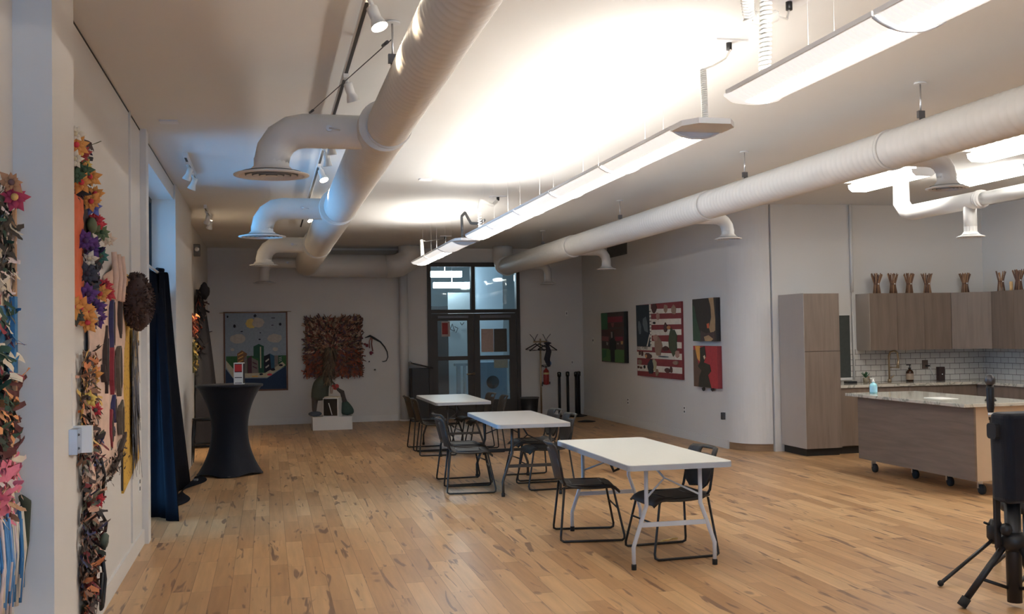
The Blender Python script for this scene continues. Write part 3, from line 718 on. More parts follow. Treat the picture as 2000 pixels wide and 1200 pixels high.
# ================================================================== CHAIRS  (faces +X)
def make_chair(label):
    root=thing('stacking_chair',label,'chair',(0,0,0),0,'black sled-base stacking chairs')
    # seat
    def seat(u,v):
        x=-.215+.45*u; y=(v-.5)*(.45-.03*abs(2*u-1)**3)
        z=.445-.018*sin(pi*u)-.008*(1-(2*v-1)**2)
        if u>.8: z-=.9*(u-.8)**2*1.6
        if u<.08: z+=.01
        e=abs(2*v-1)
        if e>.85: z-=.10*(e-.85)
        return (x,y,z)
    o=MB().grid(seat,14,12).build('seat',M['chair'],root); solidify(o,.014)
    # backrest with handle slot: curved shell
    mb=MB(); nu,nv=16,14; idx={}
    vs=[]
    for i in range(nu+1):
        for j in range(nv+1):
            u=i/nu; v=j/nv; s=2*v-1
            wd=.135+.085*min(1,(u*2.6))**.7
            if u>.9: wd*=1-.12*((u-.9)/.1)**2
            z=.475+.300*u; y=s*wd; 
            if u<.12: y*=.8+.2*u/.12
            x=-.205-.060*u-.050*(1-s*s) -.01*u*u
            x+= -.02*(max(0,u-.85)/.15)**2
            vs.append((x,y,z))
    fs=[]
    for i in range(nu):
        for j in range(nv):
            if i in (13,14) and 4<=j<=9: continue
            q=lambda a,b:a*(nv+1)+b
            fs.append((q(i,j),q(i+1,j),q(i+1,j+1),q(i,j+1)))
    mb.add(vs,fs,0,True); o=mb.build('backrest',M['chair'],root); solidify(o,.013)
    for s in (-1,1):
        yb=.275*s
        pts=[(-.205,.20*s,.425),(-.245,.262*s,.05),(-.245,.268*s,.022),(-.225,yb,.011),(.235,yb,.011),(.255,.268*s,.022),(.257,.262*s,.05),(.185,.205*s,.40),(.165,.2*s,.425),(.13,.195*s,.432),(-.18,.195*s,.432)]
        MB().tube(pts,.0095,8).build('side_frame',M['chairmetal'],root)
        MB().tube([(-.19,.20*s,.43),(-.215,.214*s,.48),(-.235,.212*s,.58),(-.252,.2*s,.66)],.010,8).build('back_post',M['chairmetal'],root)
    MB().tube([(.218,-.222,.25),(.218,.222,.25)],.007,6).build('front_stretcher',M['chairmetal'],root)
    MB().tube([(-.13,-.2,.43),(-.13,.2,.43)],.008,6).tube([(.12,-.2,.43),(.12,.2,.43)],.008,6).build('seat_rail',M['chairmetal'],root)
    return root
lab=['black stacking chair on the left side of the front table',
 'black stacking chair on the right side of the front table',
 'nearer black chair on the left side of the middle table',
 'farther black chair on the left side of the middle table',
 'nearer black chair on the right side of the middle table',
 'farther black chair on the right side of the middle table',
 'nearer black chair on the left side of the farthest table',
 'farther black chair on the left side of the farthest table',
 'nearer black chair on the right side of the farthest table',
 'farther black chair on the right side of the farthest table']
spots=[(2.51,8.28,R_(-9)),(2.92,7.48,R_(184)),(2.06,11.07,R_(-6)),(2.12,11.72,R_(4)),(2.90,11.07,R_(181)),(2.94,11.8,R_(183)),(2.26,14.62,R_(-3)),(2.24,15.3,R_(2)),(2.98,14.75,R_(178)),(2.95,15.45,R_(184))]
c0=make_chair(lab[0])
for i,(x,y,a) in enumerate(spots):
    if i==0: c0.location=(x,y,0); c0.rotation_euler=(0,0,a)
    else: dup(c0,(x,y,0),a,lab[i])
# black bundle under front table
o=MB().tube([(2.66,8.05,.69),(2.64,8.04,.60),(2.66,8.03,.545),(2.70,8.03,.56),(2.71,8.04,.62),(2.70,8.05,.69)],.012,8).tube([(2.70,8.04,.69),(2.74,8.02,.62)],.01,8).build('hanging_strap',M['black'])
tag(o,'black strap hanging under the front table','strap')
o=MB().tube([(2.99,7.88,.006),(3.06,7.9,.006),(3.1,7.93,.006)],.006,6).lathe([(.012,0),(.02,0),(.02,.004)],(2.98,7.86,.002),12).cbox((3.12,7.93,.006),(.05,.02,.01)).build('key',mat('gold_metal',(.7,.55,.25,1),.3,metal=.8)); tag(o,'small gold key lying on the floor under the front table','key')

# ================================================================== COCKTAIL TABLE
cx,cy=-.46,13.35
root=thing('cocktail_table','tall cocktail table under a black stretch cover','cocktail table',(cx,cy,0))
def cover(u,v):
    a=2*pi*u; z=1.085*v
    # radius profile
    waist=.215
    k=abs(v-.50)/.50
    top=.395; bot=.375
    r=waist+( (top if v>.5 else bot)-waist)*(k**(2.1 if v>.5 else 2.0))
    if v<.5:
        q=max(0,.5-v)/.5
        r*=1+.05*q*q*cos(4*a)
        arch=.05*(1-v*6)*(.5-.5*cos(4*a)) if v<1/6 else 0
        z+=arch*.7
    return (r*cos(a),r*sin(a),z)
o=MB().grid(cover,64,28).build('stretch_cover',M['spandex'],root)
MB().lathe([(.395,1.06),(.402,1.075),(.398,1.088),(.0,1.090)],(0,0,0),48).build('table_top',M['spandex'],root)
mb=MB()
for k in range(4): mb.lathe([(.03,.0),(.03,.02)],(.36*cos(k*pi/2),.36*sin(k*pi/2),0),10)
mb.build('foot_pocket',M['black'],root)
MB().tube([(0,0,.05),(0,0,1.06)],.03,10).build('pole',M['black'],root)
# display box
root=thing('leaflet_box','small white card display box with red panel on the cocktail table','display box',(-.34,13.3,1.09),R_(-12))
mb=MB(); 
for a in ((-.055,-.045),(.045,.055)): mb.box(a[0],a[1],-.055,-.045,0,.26); 
mb.box(-.055,.055,-.055,.045,.25,.262); mb.box(-.055,.055,-.055,.045,0,.012); mb.box(-.055,-.048,-.05,.05,0,.26); mb.box(-.05,.055,-.046,.045,.01,.25,1)
mb.build('frame',[M['whiteplastic'],M['black']],root)
MB().box(-.043,.043,-.056,-.050,.155,.24).build('red_panel',M['sign_red'],root)
for k in (0,1): MB().box(-.045,.045,-.058,-.05,.02+.068*k,.078+.068*k).build('white_card',M['whiteplastic'],root)
MB().box(-.06,-.055,-.04,.04,.14,.24).build('side_panel',M['sign_red'],root)
# dark stool behind cocktail table
root=thing('stool','black stool half hidden behind the cocktail table','stool',(-.80,14.6,0))
for sx in (-1,1):
    for sy in (-1,1): MB().tube([(sx*.15,sy*.15,.58),(sx*.19,sy*.19,0)],.016,8).build('leg',M['black'],root)
MB().lathe([(.17,.57),(.18,.6),(.0,.61)],(0,0,0),20).build('seat',M['black'],root)
MB().tube([(-.17,-.17,.25),(.17,-.17,.25),(.17,.17,.25),(-.17,.17,.25),(-.17,-.17,.25)],.012,6).build('foot_rail',M['black'],root)

# ================================================================== CURTAINS
o=MB().tube([(-1.14,9.07,2.40),(-1.14,12.19,2.36)],.016,10).build('curtain_rod',M['whiteplastic']); tag(o,'white curtain rod across the window recess','curtain rod')
def curt(top,bot,folds,amp,seed,bulge=.0,ex=1.3):
    # top/bot: pairs of points, z from 2.44 to 0
    T0,T1,B0,B1=[Vector(p) for p in (*top,*bot)]
    def fn(u,v):
        a=T0.lerp(T1,u); b=B0.lerp(B1,u); e=v**ex
        p=a.lerp(b,e)
        n=(B1-B0).normalized().cross(Vector((0,0,1)))
        ph=folds*2*pi*u+.6*sin(seed+3*v)
        k=amp*(.35+.65*v)*sin(ph)+amp*.4*sin(ph*2.3+seed+v*2)
        p=p+n*k+Vector((bulge*sin(pi*v),0,0))
        p.z=max(.004,p.z)
        return p
    return fn
root=thing('window_curtain','dark navy satin curtain bunched to one side of the window recess','curtain',(-1.1,11.4,2.44))
L=Vector(root.location)
f1=curt(((-1.20,11.7,2.37),(-1.12,11.95,2.38)),((-1.17,10.5,0),(-.80,10.03,0)),1.6,.03,1,0,2.2)
f2=curt(((-1.17,11.8,2.36),(-1.11,12.1,2.38)),((-.97,10.9,0),(-.88,12.95,0)),1.8,.03,2,.05,6.5)
o=MB().grid(lambda u,v:f1(u,v)-L,50,40).build('near_panel',M['navy'],root); solidify(o,.006)
o=MB().grid(lambda u,v:f2(u,v)-L,60,40).build('far_panel',M['navy'],root); solidify(o,.006)
# hem pooling on the floor
def hem(u,v):
    y=10.9+2.15*u; x=-.97+.12*u+.16*v*(.5+.5*sin(9*u)); return Vector((x,y,.010+.02*(1-v)*abs(sin(7*u))+.015*sin(pi*v)))-L
o=MB().grid(hem,40,6).build('pooled_hem',M['navy'],root); solidify(o,.006)
MB().tube([Vector((-1.12,12.1,2.34))-L,Vector((-1.10,12.0,2.40))-L,Vector((-1.15,11.9,2.40))-L],.02,8).build('knot',M['navy'],root)
# sill lump / small block on the floor
o=MB().rbox(-.84,-.79,12.6,12.68,0,.05,.01).build('small_block',M['grille']); tag(o,'small pale block on the floor at the curtain hem','block')

# ================================================================== ART HELPERS
class Fr:
    def __init__(s,o,u,n): s.o=Vector(o); s.u=Vector(u); s.n=Vector(n)
    def p(s,a,b,d=0): return s.o+s.u*a+Vector((0,0,1))*b+s.n*d
def patch(mb,fr,pts,d0,d1,mi):
    vs=[fr.p(a,b,d0) for a,b in pts]+[fr.p(a,b,d1) for a,b in pts]; n=len(pts)
    mb.add([v for v in vs],[tuple(range(n))[::-1],tuple(range(n,2*n))]+[(i,(i+1)%n,n+(i+1)%n,n+i) for i in range(n)],mi)
def rect(a,b,c,d): return [(a,c),(b,c),(b,d),(a,d)]
def blob(cx,cy,rx,ry,seed=0,n=14,j=.18):
    rg=random.Random(seed); return [(cx+rx*cos(2*pi*k/n)*(1+j*(rg.random()*2-1)),cy+ry*sin(2*pi*k/n)*(1+j*(rg.random()*2-1))) for k in range(n)]
def rag(mb,base,dirv,nrm,length,width,mi,seed=0,curl=.3,n=5):
    rg=random.Random(seed); base=Vector(base); d=Vector(dirv).normalized(); nn=Vector(nrm).normalized(); s=d.cross(nn).normalized()
    vs=[]; p=base.copy()
    for i in range(n+1):
        t=i/n; w_=width*(1-.5*t)*(.8+.4*rg.random())
        vs+= [p-s*w_/2+nn*rg.uniform(-.3,.3)*width*curl, p+s*w_/2+nn*rg.uniform(-.3,.3)*width*curl]
        d=(d+nn*rg.uniform(-curl,curl)*.6+s*rg.uniform(-curl,curl)*.6).normalized(); p=p+d*length/n
    mb.add(vs,[(2*i,2*i+1,2*i+3,2*i+2) for i in range(n)],mi,True)
def flower(fr,a,b,d,r,col,centre,parent,k,np_=7,seed=0,tilt=.35,name='flower'):
    rg=random.Random(seed+int(a*100)); mb=MB(); c=fr.p(a,b,d)
    for layer in range(2):
        for q in range(np_):
            an=2*pi*q/np_+layer*.4+rg.random()*.3; R=r*(1-.3*layer)*(.8+.4*rg.random())
            ea=Vector(fr.u)*cos(an)+Vector((0,0,1))*sin(an); eb=-Vector(fr.u)*sin(an)+Vector((0,0,1))*cos(an)
            lift=fr.n*(tilt+.35*layer)
            pts=[c, c+ea*R*.5+lift*R*.5-eb*R*.28, c+ea*R+lift*R*(.6+.4*rg.random()), c+ea*R*.5+lift*R*.5+eb*R*.28]
            m_=c+ea*R*.5+lift*R*.42
            mb.add([pts[0],pts[1],pts[2],pts[3],m_],[(0,1,4),(1,2,4),(2,3,4),(3,0,4)],0,True)
    mb.ball(c+fr.n*r*.25,r*.22,n=8,k=5,mi=1)
    o=mb.build(name,[pk(*col,k),pk(*centre,k)],parent); solidify(o,.003); return o
def artroot(name,label,cat,fr): return thing(name,label,cat,(0,0,0))

# ---------------------------------------------------------- back wall: city tapestry
fr=Fr((-.79,YB-.01,.67),(1,0,0),(0,-1,0))   # width 1.13, height 1.46
W_,H_=1.14,1.46; k=2.4
root=artroot('city_tapestry','wall tapestry of a sky with clouds over a small city skyline','tapestry',fr)
mats=[pk(98,108,118,k),pk(80,55,45,k),pk(128,122,112,k),pk(150,130,60,k),pk(30,70,35,k),pk(95,65,40,k),pk(70,60,66,k),pk(20,60,45,k),pk(25,60,80,k),pk(135,128,105,k),pk(15,35,60,k),pk(18,20,32,k),pk(150,30,40,k),pk(60,35,45,k),pk(85,78,75,k),pk(165,120,40,k)]
mb=MB(); patch(mb,fr,rect(0,W_,0,H_),0,.008,0); mb.build('cloth_ground',mats,root)
mb=MB()
for a in (rect(-.02,.01,-.01,H_+.01),rect(W_-.01,W_+.02,-.01,H_+.01),rect(-.02,W_+.02,H_-.005,H_+.02),rect(-.02,W_+.02,-.02,.01)): patch(mb,fr,a,0,.014,1)
mb.build('border',mats,root)
mb=MB(); mb.tube([fr.p(-.09,H_+.0,.02),fr.p(W_+.09,H_+.02,.02)],.006,6); mb.build('hanging_rod',M['brass'],root)
def P_(x,y): # crop pixel (zoom 1) -> frame: x 90..815 -> 0..1.14 ; y 145..1085 -> 1.46..0
    return ((x-85)/730*W_,(1085-y)/940*H_)
mb=MB()
def pp(lst,mi,d=.012): patch(mb,fr,[P_(*q) for q in lst],.008,d,mi)
pp([(100,670),(815,670),(815,800),(560,900),(180,880),(100,740)],4)
pp([(100,720),(190,830),(195,880),(560,880),(760,745),(800,790),(580,935),(180,930),(100,800)],9,.014)
pp([(95,820),(180,940),(580,945),(805,800),(812,1080),(95,1080)],10,.013)
pp([(230,640),(285,600),(345,640),(345,880),(230,880)],5,.015)
pp([(310,700),(345,650),(345,880),(310,880)],14,.016)
pp([(350,700),(400,665),(400,880),(350,880)],13,.016)
pp([(400,690),(475,730),(480,880),(400,880)],14,.015)
pp([(422,555),(485,525),(545,555),(540,880),(482,880),(482,700),(422,690)],7,.018)
pp([(540,680),(615,645),(630,840),(545,880)],11,.016)
pp([(615,645),(668,675),(668,830),(630,850)],8,.016)
pp([(668,670),(712,670),(712,790),(668,820)],14,.014)
pp([(712,672),(765,672),(765,745),(712,785)],7,.016)
pp([(498,560),(512,560),(512,820),(498,820)],9,.02)
for y in (620,665,710,755): pp([(240,y+30),(300,y),(300,y+14),(240,y+44)],15,.018)
for y in (740,790): pp([(410,y),(460,y+25),(460,y+40),(410,y+15)],13,.018)
for y in (715,790): pp([(560,y+18),(600,y-12),(605,y+6),(565,y+36)],2,.019)
for y in (690,710,730): pp([(722,y+8),(755,y-4),(755,y+4),(722,y+16)],2,.019)
pp([(300,885),(560,885),(540,925),(300,925)],9,.018)
pp([(400,912),(470,912),(470,926),(400,926)],15,.02)
mb.build('city_applique',mats,root)
for c,rx,ry,mi,sd in (((395,275),62,62,3,1),((480,265),70,62,2,2),((240,460),92,58,2,3),((675,460),86,55,2,4),((175,590),22,18,2,5),((680,592),32,24,2,6)):
    q=[P_(*z) for z in blob(c[0],c[1],rx,ry,sd,18,.10)][::-1]; mb=MB(); patch(mb,fr,q,.008,.016 if mi==3 else .02,mi); mb.build('sun_applique' if mi==3 else 'cloud_applique',mats,root)
for c,rx,ry in (((443,182),18,18),((203,305),17,20),((740,290),16,18),((658,210),26,5),((648,298),16,5),((495,470),14,9),((122,190),10,14),((505,390),10,6),((285,372),16,6),((650,840),28,16),((510,895),22,12),((745,790),24,14)):
    mb=MB(); patch(mb,fr,[P_(*z) for z in blob(c[0],c[1],rx,ry,c[0],10,.15)][::-1],.016,.022,11); mb.build('dark_applique',mats,root)
mb=MB(); patch(mb,fr,[P_(*z) for z in blob(610,900,30,14,5,10,.1)][::-1],.014,.02,12); mb.build('red_applique',mats,root)

# ---------------------------------------------------------- back wall: shag square
fr=Fr((.70,YB-.01,.90),(1,0,0),(0,-1,0)); W_,H_=1.06,1.12
root=artroot('rag_rug_artwork','square wall piece of radiating brown and rust fabric strips','fabric artwork',fr)
mats=[pk(90,62,45,k),pk(60,40,34,k),pk(110,72,52,k),pk(130,104,84,k),pk(96,48,34,k),pk(72,50,58,k),pk(95,80,60,k),pk(120,50,18,k),pk(40,30,32,k)]
mb=MB(); patch(mb,fr,rect(0,W_,0,H_),0,.03,4); mb.build('backing_panel',mats,root)
mb=MB(); rg=random.Random(3)
for i in range(1500):
    a=rg.uniform(.0,W_); b=rg.uniform(0,H_); dx=a-W_*.5; dy=b-H_*.48; r_=math.hypot(dx,dy)+1e-3
    d=fr.u*(dx/r_+rg.uniform(-.7,.7))+Vector((0,0,1))*(dy/r_+rg.uniform(-.7,.7))
    low=b<H_*.42
    mi=rg.choice([0,1,4,7,1,5,4,0] if low else [0,1,2,3,5,6,2,1,3,8])
    rag(mb,fr.p(a,b,.03+.03*rg.random()),d+fr.n*rg.uniform(.3,.8),fr.n,rg.uniform(.05,.11),rg.uniform(.022,.045),mi,i,.6,3)
mb.build('fabric_strips',mats,root)
mb=MB()
patch(mb,fr,rect(0,.03,0,.10),.03,.05,7); mb.build('orange_corner_patch',mats,root)
mb=MB(); patch(mb,fr,rect(W_-.03,W_,0,.18),.03,.05,7); mb.build('orange_corner_patch',mats,root)
mb=MB(); patch(mb,fr,blob(.72,.0,.05,.035,3),.03,.06,4); mb.build('red_scrap',mats,root)

# ---------------------------------------------------------- wire squiggle
fr=Fr((1.83,YB-.005,1.0),(1,0,0),(0,-1,0))
root=artroot('wire_sculpture','thin black curling wire on the wall with dark red scraps','wall sculpture',fr)
pts=[(.0,.62),(.10,.66),(.18,.61),(.30,.54),(.38,.44),(.43,.34),(.44,.24),(.41,.17),(.36,.155),(.33,.16)]
MB().tube([fr.p(a,b,.03) for a,b in pts],.013,8,rs=[.006,.02,.022,.014,.013,.011,.010,.009,.008,.006]).build('curled_wire',M['black'],root)
MB().tube([fr.p(a,b,.035) for a,b in ((.12,.63),(.085,.55),(.09,.42))],.010,6).tube([fr.p(a,b,.03) for a,b in ((.14,.62),(.13,.5),(.15,.36))],.012,6).build('hanging_wire',mats[4],root)
for a,b,r_ in ((.04,.47,.03),(.12,.33,.035),(-.07,.62,.035),(.0,.5,.02)): MB().ball(fr.p(a,b,.03),r_,(1,.5,1),8,5,jit=.4,seed=int(a*99)).build('fabric_scrap',pk(90,20,30,k),root)
for a,b in ((.0,.27),(.08,.16),(.19,.0)): MB().ball(fr.p(a,b,.02),.014,n=6,k=4).build('pebble',M['black'],root)

# ---------------------------------------------------------- plinth + sculpture
tag(MB().rbox(.76,1.455,19.05,19.62,0,.235,.004).build('plinth',M['trimw']),'low white plinth on the floor under the seated sculpture','plinth')
root=thing('seated_sculpture','seated fabric figure in dark green with a tall shaggy brown head','sculpture',(1.05,19.3,.236))
gd=pk(48,52,42,k); 
def loft(name,rings,mt,n=18,seed=0,j=.06,parent=root):
    mb=MB(); vs=[]; 
    for (x,y,z,rx,ry) in rings:
        for q in range(n):
            a=2*pi*q/n; e=1+j*mnoise.noise(Vector((cos(a)*2,sin(a)*2,z*9+seed))); vs.append((x+rx*cos(a)*e,y+ry*sin(a)*e,z))
    fs=[(i*n+q,i*n+(q+1)%n,(i+1)*n+(q+1)%n,(i+1)*n+q) for i in range(len(rings)-1) for q in range(n)]
    fs.append(tuple(range(n))[::-1]); fs.append(tuple((len(rings)-1)*n+q for q in range(n)))
    mb.add(vs,fs,0,True); o=mb.build(name,mt,parent); subsurf(o,1); return o
loft('torso',[(-.15,.05,.27,.14,.10),(-.15,.05,.33,.16,.12),(-.14,.04,.48,.155,.12),(-.12,.03,.60,.15,.12),(-.08,.02,.68,.12,.10),(-.03,0,.74,.08,.08)],gd)
hair=MB(); rg=random.Random(5)
mats_h=[pk(62,48,36,k),pk(82,66,46,k),pk(50,52,40,k)]
for i in range(420):
    t=rg.random(); z=.62+.62*t; a=rg.uniform(0,2*pi); r_=.10+.03*sin(t*9)
    x=.02-.03*(1-t)+.02*t; 
    rag(hair,(x+r_*.7*cos(a),r_*.7*sin(a)-.02,z),(cos(a)*.5,sin(a)*.5,-1),(cos(a),sin(a),.2),rg.uniform(.08,.18),.022,rg.choice([0,0,1,2]),i,.5,3)
loft('head',[(-.02,-.01,.66,.05,.05),(.0,-.01,.75,.10,.09),(.02,-.01,.95,.11,.10),(.02,-.01,1.1,.10,.09),(.02,-.01,1.22,.04,.04)],mats_h[0],seed=3,j=.2)
hair.build('shaggy_hair',mats_h,root)
loft('left_leg',[(-.25,-.02,.05,.035,.035),(-.25,0,.15,.045,.045),(-.24,.02,.28,.055,.055),(-.22,.04,.40,.08,.07)],pk(50,42,38,k))
o=MB().ball((-.24,-.05,.045),.12,(1,.75,.38),16,10).build('blue_shoe',pk(52,58,66,k),root)
mb=MB().tube([(.06,-.02,.62),(.12,-.06,.55),(.17,-.08,.47),(.24,-.07,.42),(.27,-.06,.30),(.30,-.05,.2)],.03,12,rs=[.015,.018,.028,.042,.04,.05]); mb.build('bent_arm',pk(46,42,40,k),root)
loft('green_boot',[(.33,-.04,.0,.12,.11),(.335,-.04,.10,.125,.11),(.31,-.04,.19,.085,.085),(.285,-.05,.27,.045,.05)],pk(28,46,40,k))
MB().ball((.12,-.07,.52),.065,(1.1,.6,.75),10,7,jit=.3,seed=2).build('red_hand',pk(130,30,25,k),root)
MB().lathe([(.02,0),(.035,.1),(.01,.13)],(.05,-.1,.40),10).build('pale_scarf',pk(120,100,90,k),root)
root=thing('cube_box','small white-edged cube with black glass front, part of the seated display','box',(1.12,19.2,.236),R_(-20))
MB().rbox(-.14,.14,-.14,.14,0,.33,.01).build('case',M['whiteplastic'],root)
MB().box(-.125,.125,-.145,-.139,.015,.315).build('black_front',M['blackgloss'],root)
MB().box(-.1455,-.139,-.12,.12,.02,.31).build('grey_side',pk(100,104,104,k),root)
MB().tube([(-.03,-.147,.24),(.03,-.147,.03)],.008,6).build('white_strip',M['whiteplastic'],root)
MB().box(-.12,.11,-.11,.11,.331,.35).build('paper_top',pk(150,140,120,k),root)

# ---------------------------------------------------------- lectern by the door
root=thing('lectern','black lectern with slanted top left of the doorway','lectern',(2.84,20.3,0))
MB().rbox(-.17,.17,-.16,.2,.0,1.02,.015).build('body',M['black'],root)
mb=MB(); mb.cbox((.02,0,1.08),(.42,.46,.03),Matrix.Identity(4)); 
o=mb.build('slanted_top',M['blackgloss'],root)
for v in o.data.vertices: v.co.z-= (v.co.x)*.25
MB().tube([(-.17,-.24,1.13),(-.17,.1,1.16)],.008,6).build('paper_ledge',M['darksteel'],root)
# ---------------------------------------------------------- trash bin
root=thing('trash_bin','black waste bin with grey rim right of the doorway','trash bin',(5.0,20.25,0))
MB().lathe([(.14,0),(.145,.01),(.18,.39)],(0,0,0),24).build('bin_body',M['black'],root)
MB().lathe([(.182,.375),(.195,.39),(.19,.405),(.17,.40),(.17,.33),(0,.32)],(0,0,0),24,cap=False).build('bin_rim',M['grille'],root)
# ---------------------------------------------------------- coat rack
root=thing('coat_rack','brass coat stand with hooks right of the doorway','coat rack',(5.20,20.1,0))
MB().tube([(0,0,0),(0,0,1.55)],.017,10).build('pole',M['brass'],root)
MB().lathe([(.17,0),(.17,.015),(.04,.035),(.0,.04)],(0,0,0),24).build('base',M['black'],root)
mb=MB()
for s in (-1,1):
    mb.tube([(s*.12,0,1.5),(s*.14,0,1.56),(s*.21,0,1.64)],.007,6); mb.tube([(s*.12,0,1.5),(s*.09,0,1.57),(s*.05,0,1.64)],.007,6)
mb.build('hook',M['darksteel'],root)
MB().tube([(-.14,0,1.49),(.14,0,1.49)],.016,8).build('crossbar',M['brass'],root)
for i,(x,a,l) in enumerate(((-.11,8,'coat hanger on the left side of the coat stand'),(-.03,-10,'coat hanger in the middle of the coat stand'),(.12,6,'coat hanger on the right side of the coat stand'))):
    o=MB().tube([(0,0,.13),(.02,0,.16),(-.01,0,.18),(-.02,0,.15)],.004,6).tube([(-.2,0,0),(0,0,.12),(.2,0,0)],.012,8).tube([(-.2,0,0),(.2,0,0)],.006,6).build('coat_hanger',M['black'],None,(5.2+x,20.08-.03*i,1.33)); o.rotation_euler=(0,R_(a*.5),R_(a)); tag(o,l,'hanger','coat hangers')
o=MB().tube([(5.32,20.05,1.44),(5.35,20.04,1.3),(5.31,20.03,1.15),(5.35,20.03,1.0)],.04,10,rs=[.03,.055,.06,.03]).ball((5.33,20.04,1.46),.065,(1.2,.6,.35),12,6).build('umbrella',pk(28,28,38,k)); tag(o,'dark folded umbrella and cap hanging on the right of the coat stand','umbrella')
# ---------------------------------------------------------- fire extinguisher
root=thing('fire_extinguisher','red fire extinguisher on the back wall behind the coat stand','fire extinguisher',(5.43,YB-.09,.63))
MB().lathe([(0,-.01),(.055,0),(.058,.02),(.058,.25),(.05,.285),(.02,.31),(.018,.33)],(0,0,0),20).build('cylinder',M['red'],root)
MB().lathe([(.0585,.20),(.0585,.24)],(0,0,0),20,cap=False).build('yellow_band',pk(150,130,80,k),root)
MB().cbox((0,0,.35),(.035,.03,.03)).cbox((-.04,0,.385),(.11,.02,.012)).cbox((-.04,0,.355),(.09,.02,.01)).build('valve_lever',M['black'],root)
MB().tube([(-.02,0,.35),(-.09,0,.38),(-.115,0,.25),(-.10,0,.05),(-.09,0,-.03)],.011,8,rs=[.008,.01,.01,.01,.018]).build('hose',M['black'],root)
MB().lathe([(.05,0),(.055,.01),(.05,.02)],(.06,.02,.42),16,M=Matrix.Rotation(pi/2,3,'X')).build('gauge_tag',pk(50,80,120,k),root)
MB().box(-.06,.10,.058,.085,.0,.05).build('bracket',M['darksteel'],root)
# ---------------------------------------------------------- stanchions
for i,(x,y,l) in enumerate(((5.60,20.2,'black stanchion post, leftmost of the four by the back corner'),(5.80,20.3,'black stanchion post, second from the left of the four'),(5.93,20.15,'black stanchion post, third from the left of the four'),(6.03,20.3,'black stanchion post, rightmost of the four in the corner'))):
    if i==0:
        s0=thing('stanchion',l,'stanchion',(x,y,0),0,'black stanchion posts')
        MB().lathe([(.16,0),(.16,.012),(.05,.03),(.03,.045)],(0,0,0),24).build('base',M['black'],s0)
        MB().tube([(0,0,.03),(0,0,.80)],.028,14).build('post',M['black'],s0)
        MB().lathe([(.03,.79),(.038,.8),(.04,.87),(.03,.885),(0,.89)],(0,0,0),16).build('belt_head',M['blackgloss'],s0)
    else: dup(s0,(x,y,0),None,l)
for i,(x,y,l) in enumerate(((5.45,19.75,'flat black base plate on the floor beside the coat stand'),(5.75,18.9,'flat folded black base plate in front of the stanchions'))):
    o=MB().lathe([(.17,0),(.17,.012),(.05,.03),(0,.032)],(x,y,0),24).build('floor_base',M['black']); tag(o,l,'base plate')

# ================================================================== RIGHT WALL ART
k=1.6
def rw(yl,z0): return Fr((XR-.002,yl,z0),(0,-1,0),(-1,0,0))
# painting 1
fr=rw(19.28,1.10); W_,H_=1.42,.92
root=artroot('figure_painting','painting of a dark standing figure between red and green, farthest on the right wall','painting',fr)
mats=[pk(60,48,44,k),pk(38,84,50,k),pk(110,34,46,k),pk(24,28,32,k),pk(62,100,48,k),pk(110,60,60,k),pk(160,120,70,k),pk(120,110,105,k),pk(66,42,38,k)]
mb=MB(); patch(mb,fr,rect(0,W_,0,H_),0,.045,3); mb.build('stretched_canvas',mats,root)
def PP(x,y): return ((x-85)/(545-85)*W_*.93,(1060-y)/(1060-105)*H_)
mb=MB()
def q(lst,mi,d): patch(mb,fr,[PP(*z) for z in lst][::-1],.045,d,mi)
q([(85,110),(545,110),(545,1060),(85,1060)],0,.047)
q([(85,112),(220,112),(220,430),(90,430)],1,.050); q([(225,190),(520,190),(520,300),(225,300)],2,.050); q([(225,310),(540,310),(540,390),(225,390)],8,.049)
q([(100,430),(540,430),(540,560),(100,560)],8,.049)
q([(95,800),(270,810),(275,1050),(100,1040)],4,.051); q([(360,810),(540,820),(540,1058),(360,1055)],4,.051); q([(100,830),(200,830),(180,960),(110,1000)],1,.052)
q([(100,560),(240,570),(235,660),(100,650)],5,.050); q([(370,570),(520,570),(520,650),(370,650)],2,.050); q([(480,655),(525,655),(520,715),(485,715)],6,.052)
q([(290,310),(355,310),(345,390),(315,390)],5,.051); q([(410,690),(440,690),(440,715),(410,715)],7,.052); q([(190,670),(230,690),(220,740),(195,730)],7,.052)
q([(265,650),(290,600),(280,520),(300,470),(335,470),(345,520),(340,600),(380,650),(385,820),(350,830),(350,1050),(280,1050),(275,830),(255,820)],3,.054)
q([(290,480),(325,480),(325,590),(300,600)],7,.055)
mb.build('painted_shapes',mats,root)
# striped collage flag work
fr=rw(17.33,.90); W_,H_=2.03,1.21
root=artroot('striped_collage','large red and white striped collage with leaves and a dark photo panel','collage',fr)
mats=[pk(185,178,165,k),pk(116,34,36,k),pk(30,38,44,k),pk(80,88,92,k),pk(128,100,80,k),pk(60,66,42,k),pk(150,110,95,k),pk(72,40,34,k),pk(170,110,50,k),pk(18,16,16,k),pk(150,145,110,k)]
mb=MB(); patch(mb,fr,rect(0,W_,0,H_),0,.035,1); mb.build('stretched_canvas',mats,root)
import bisect
def PF(x,y):
    # crop: left edge x=95 (top y165, bottom 1040) ; right edge x=645..685 (top 95, bottom 1070)
    t=(x-100)/(665-100); t=max(0,min(1,t)); yt=165-70*t; yb=1042+25*t
    return (t*W_,(yb-y)/(yb-yt)*H_)
mb=MB()
def q(lst,mi,d): patch(mb,fr,[PF(*z) for z in lst][::-1],.035,d,mi)
for (y0,y1,x0) in ((195,262,300),(322,402,300),(456,534,300),(594,678,300),(736,822,100),(897,982,105)):
    sl=-.11 if y0<500 else (0 if y0<800 else .03)
    q([(x0,y0+8),(665,y0+8+sl*(665-x0)*.6),(665,y1+sl*(665-x0)*.6),(x0,y1)],0,.038)
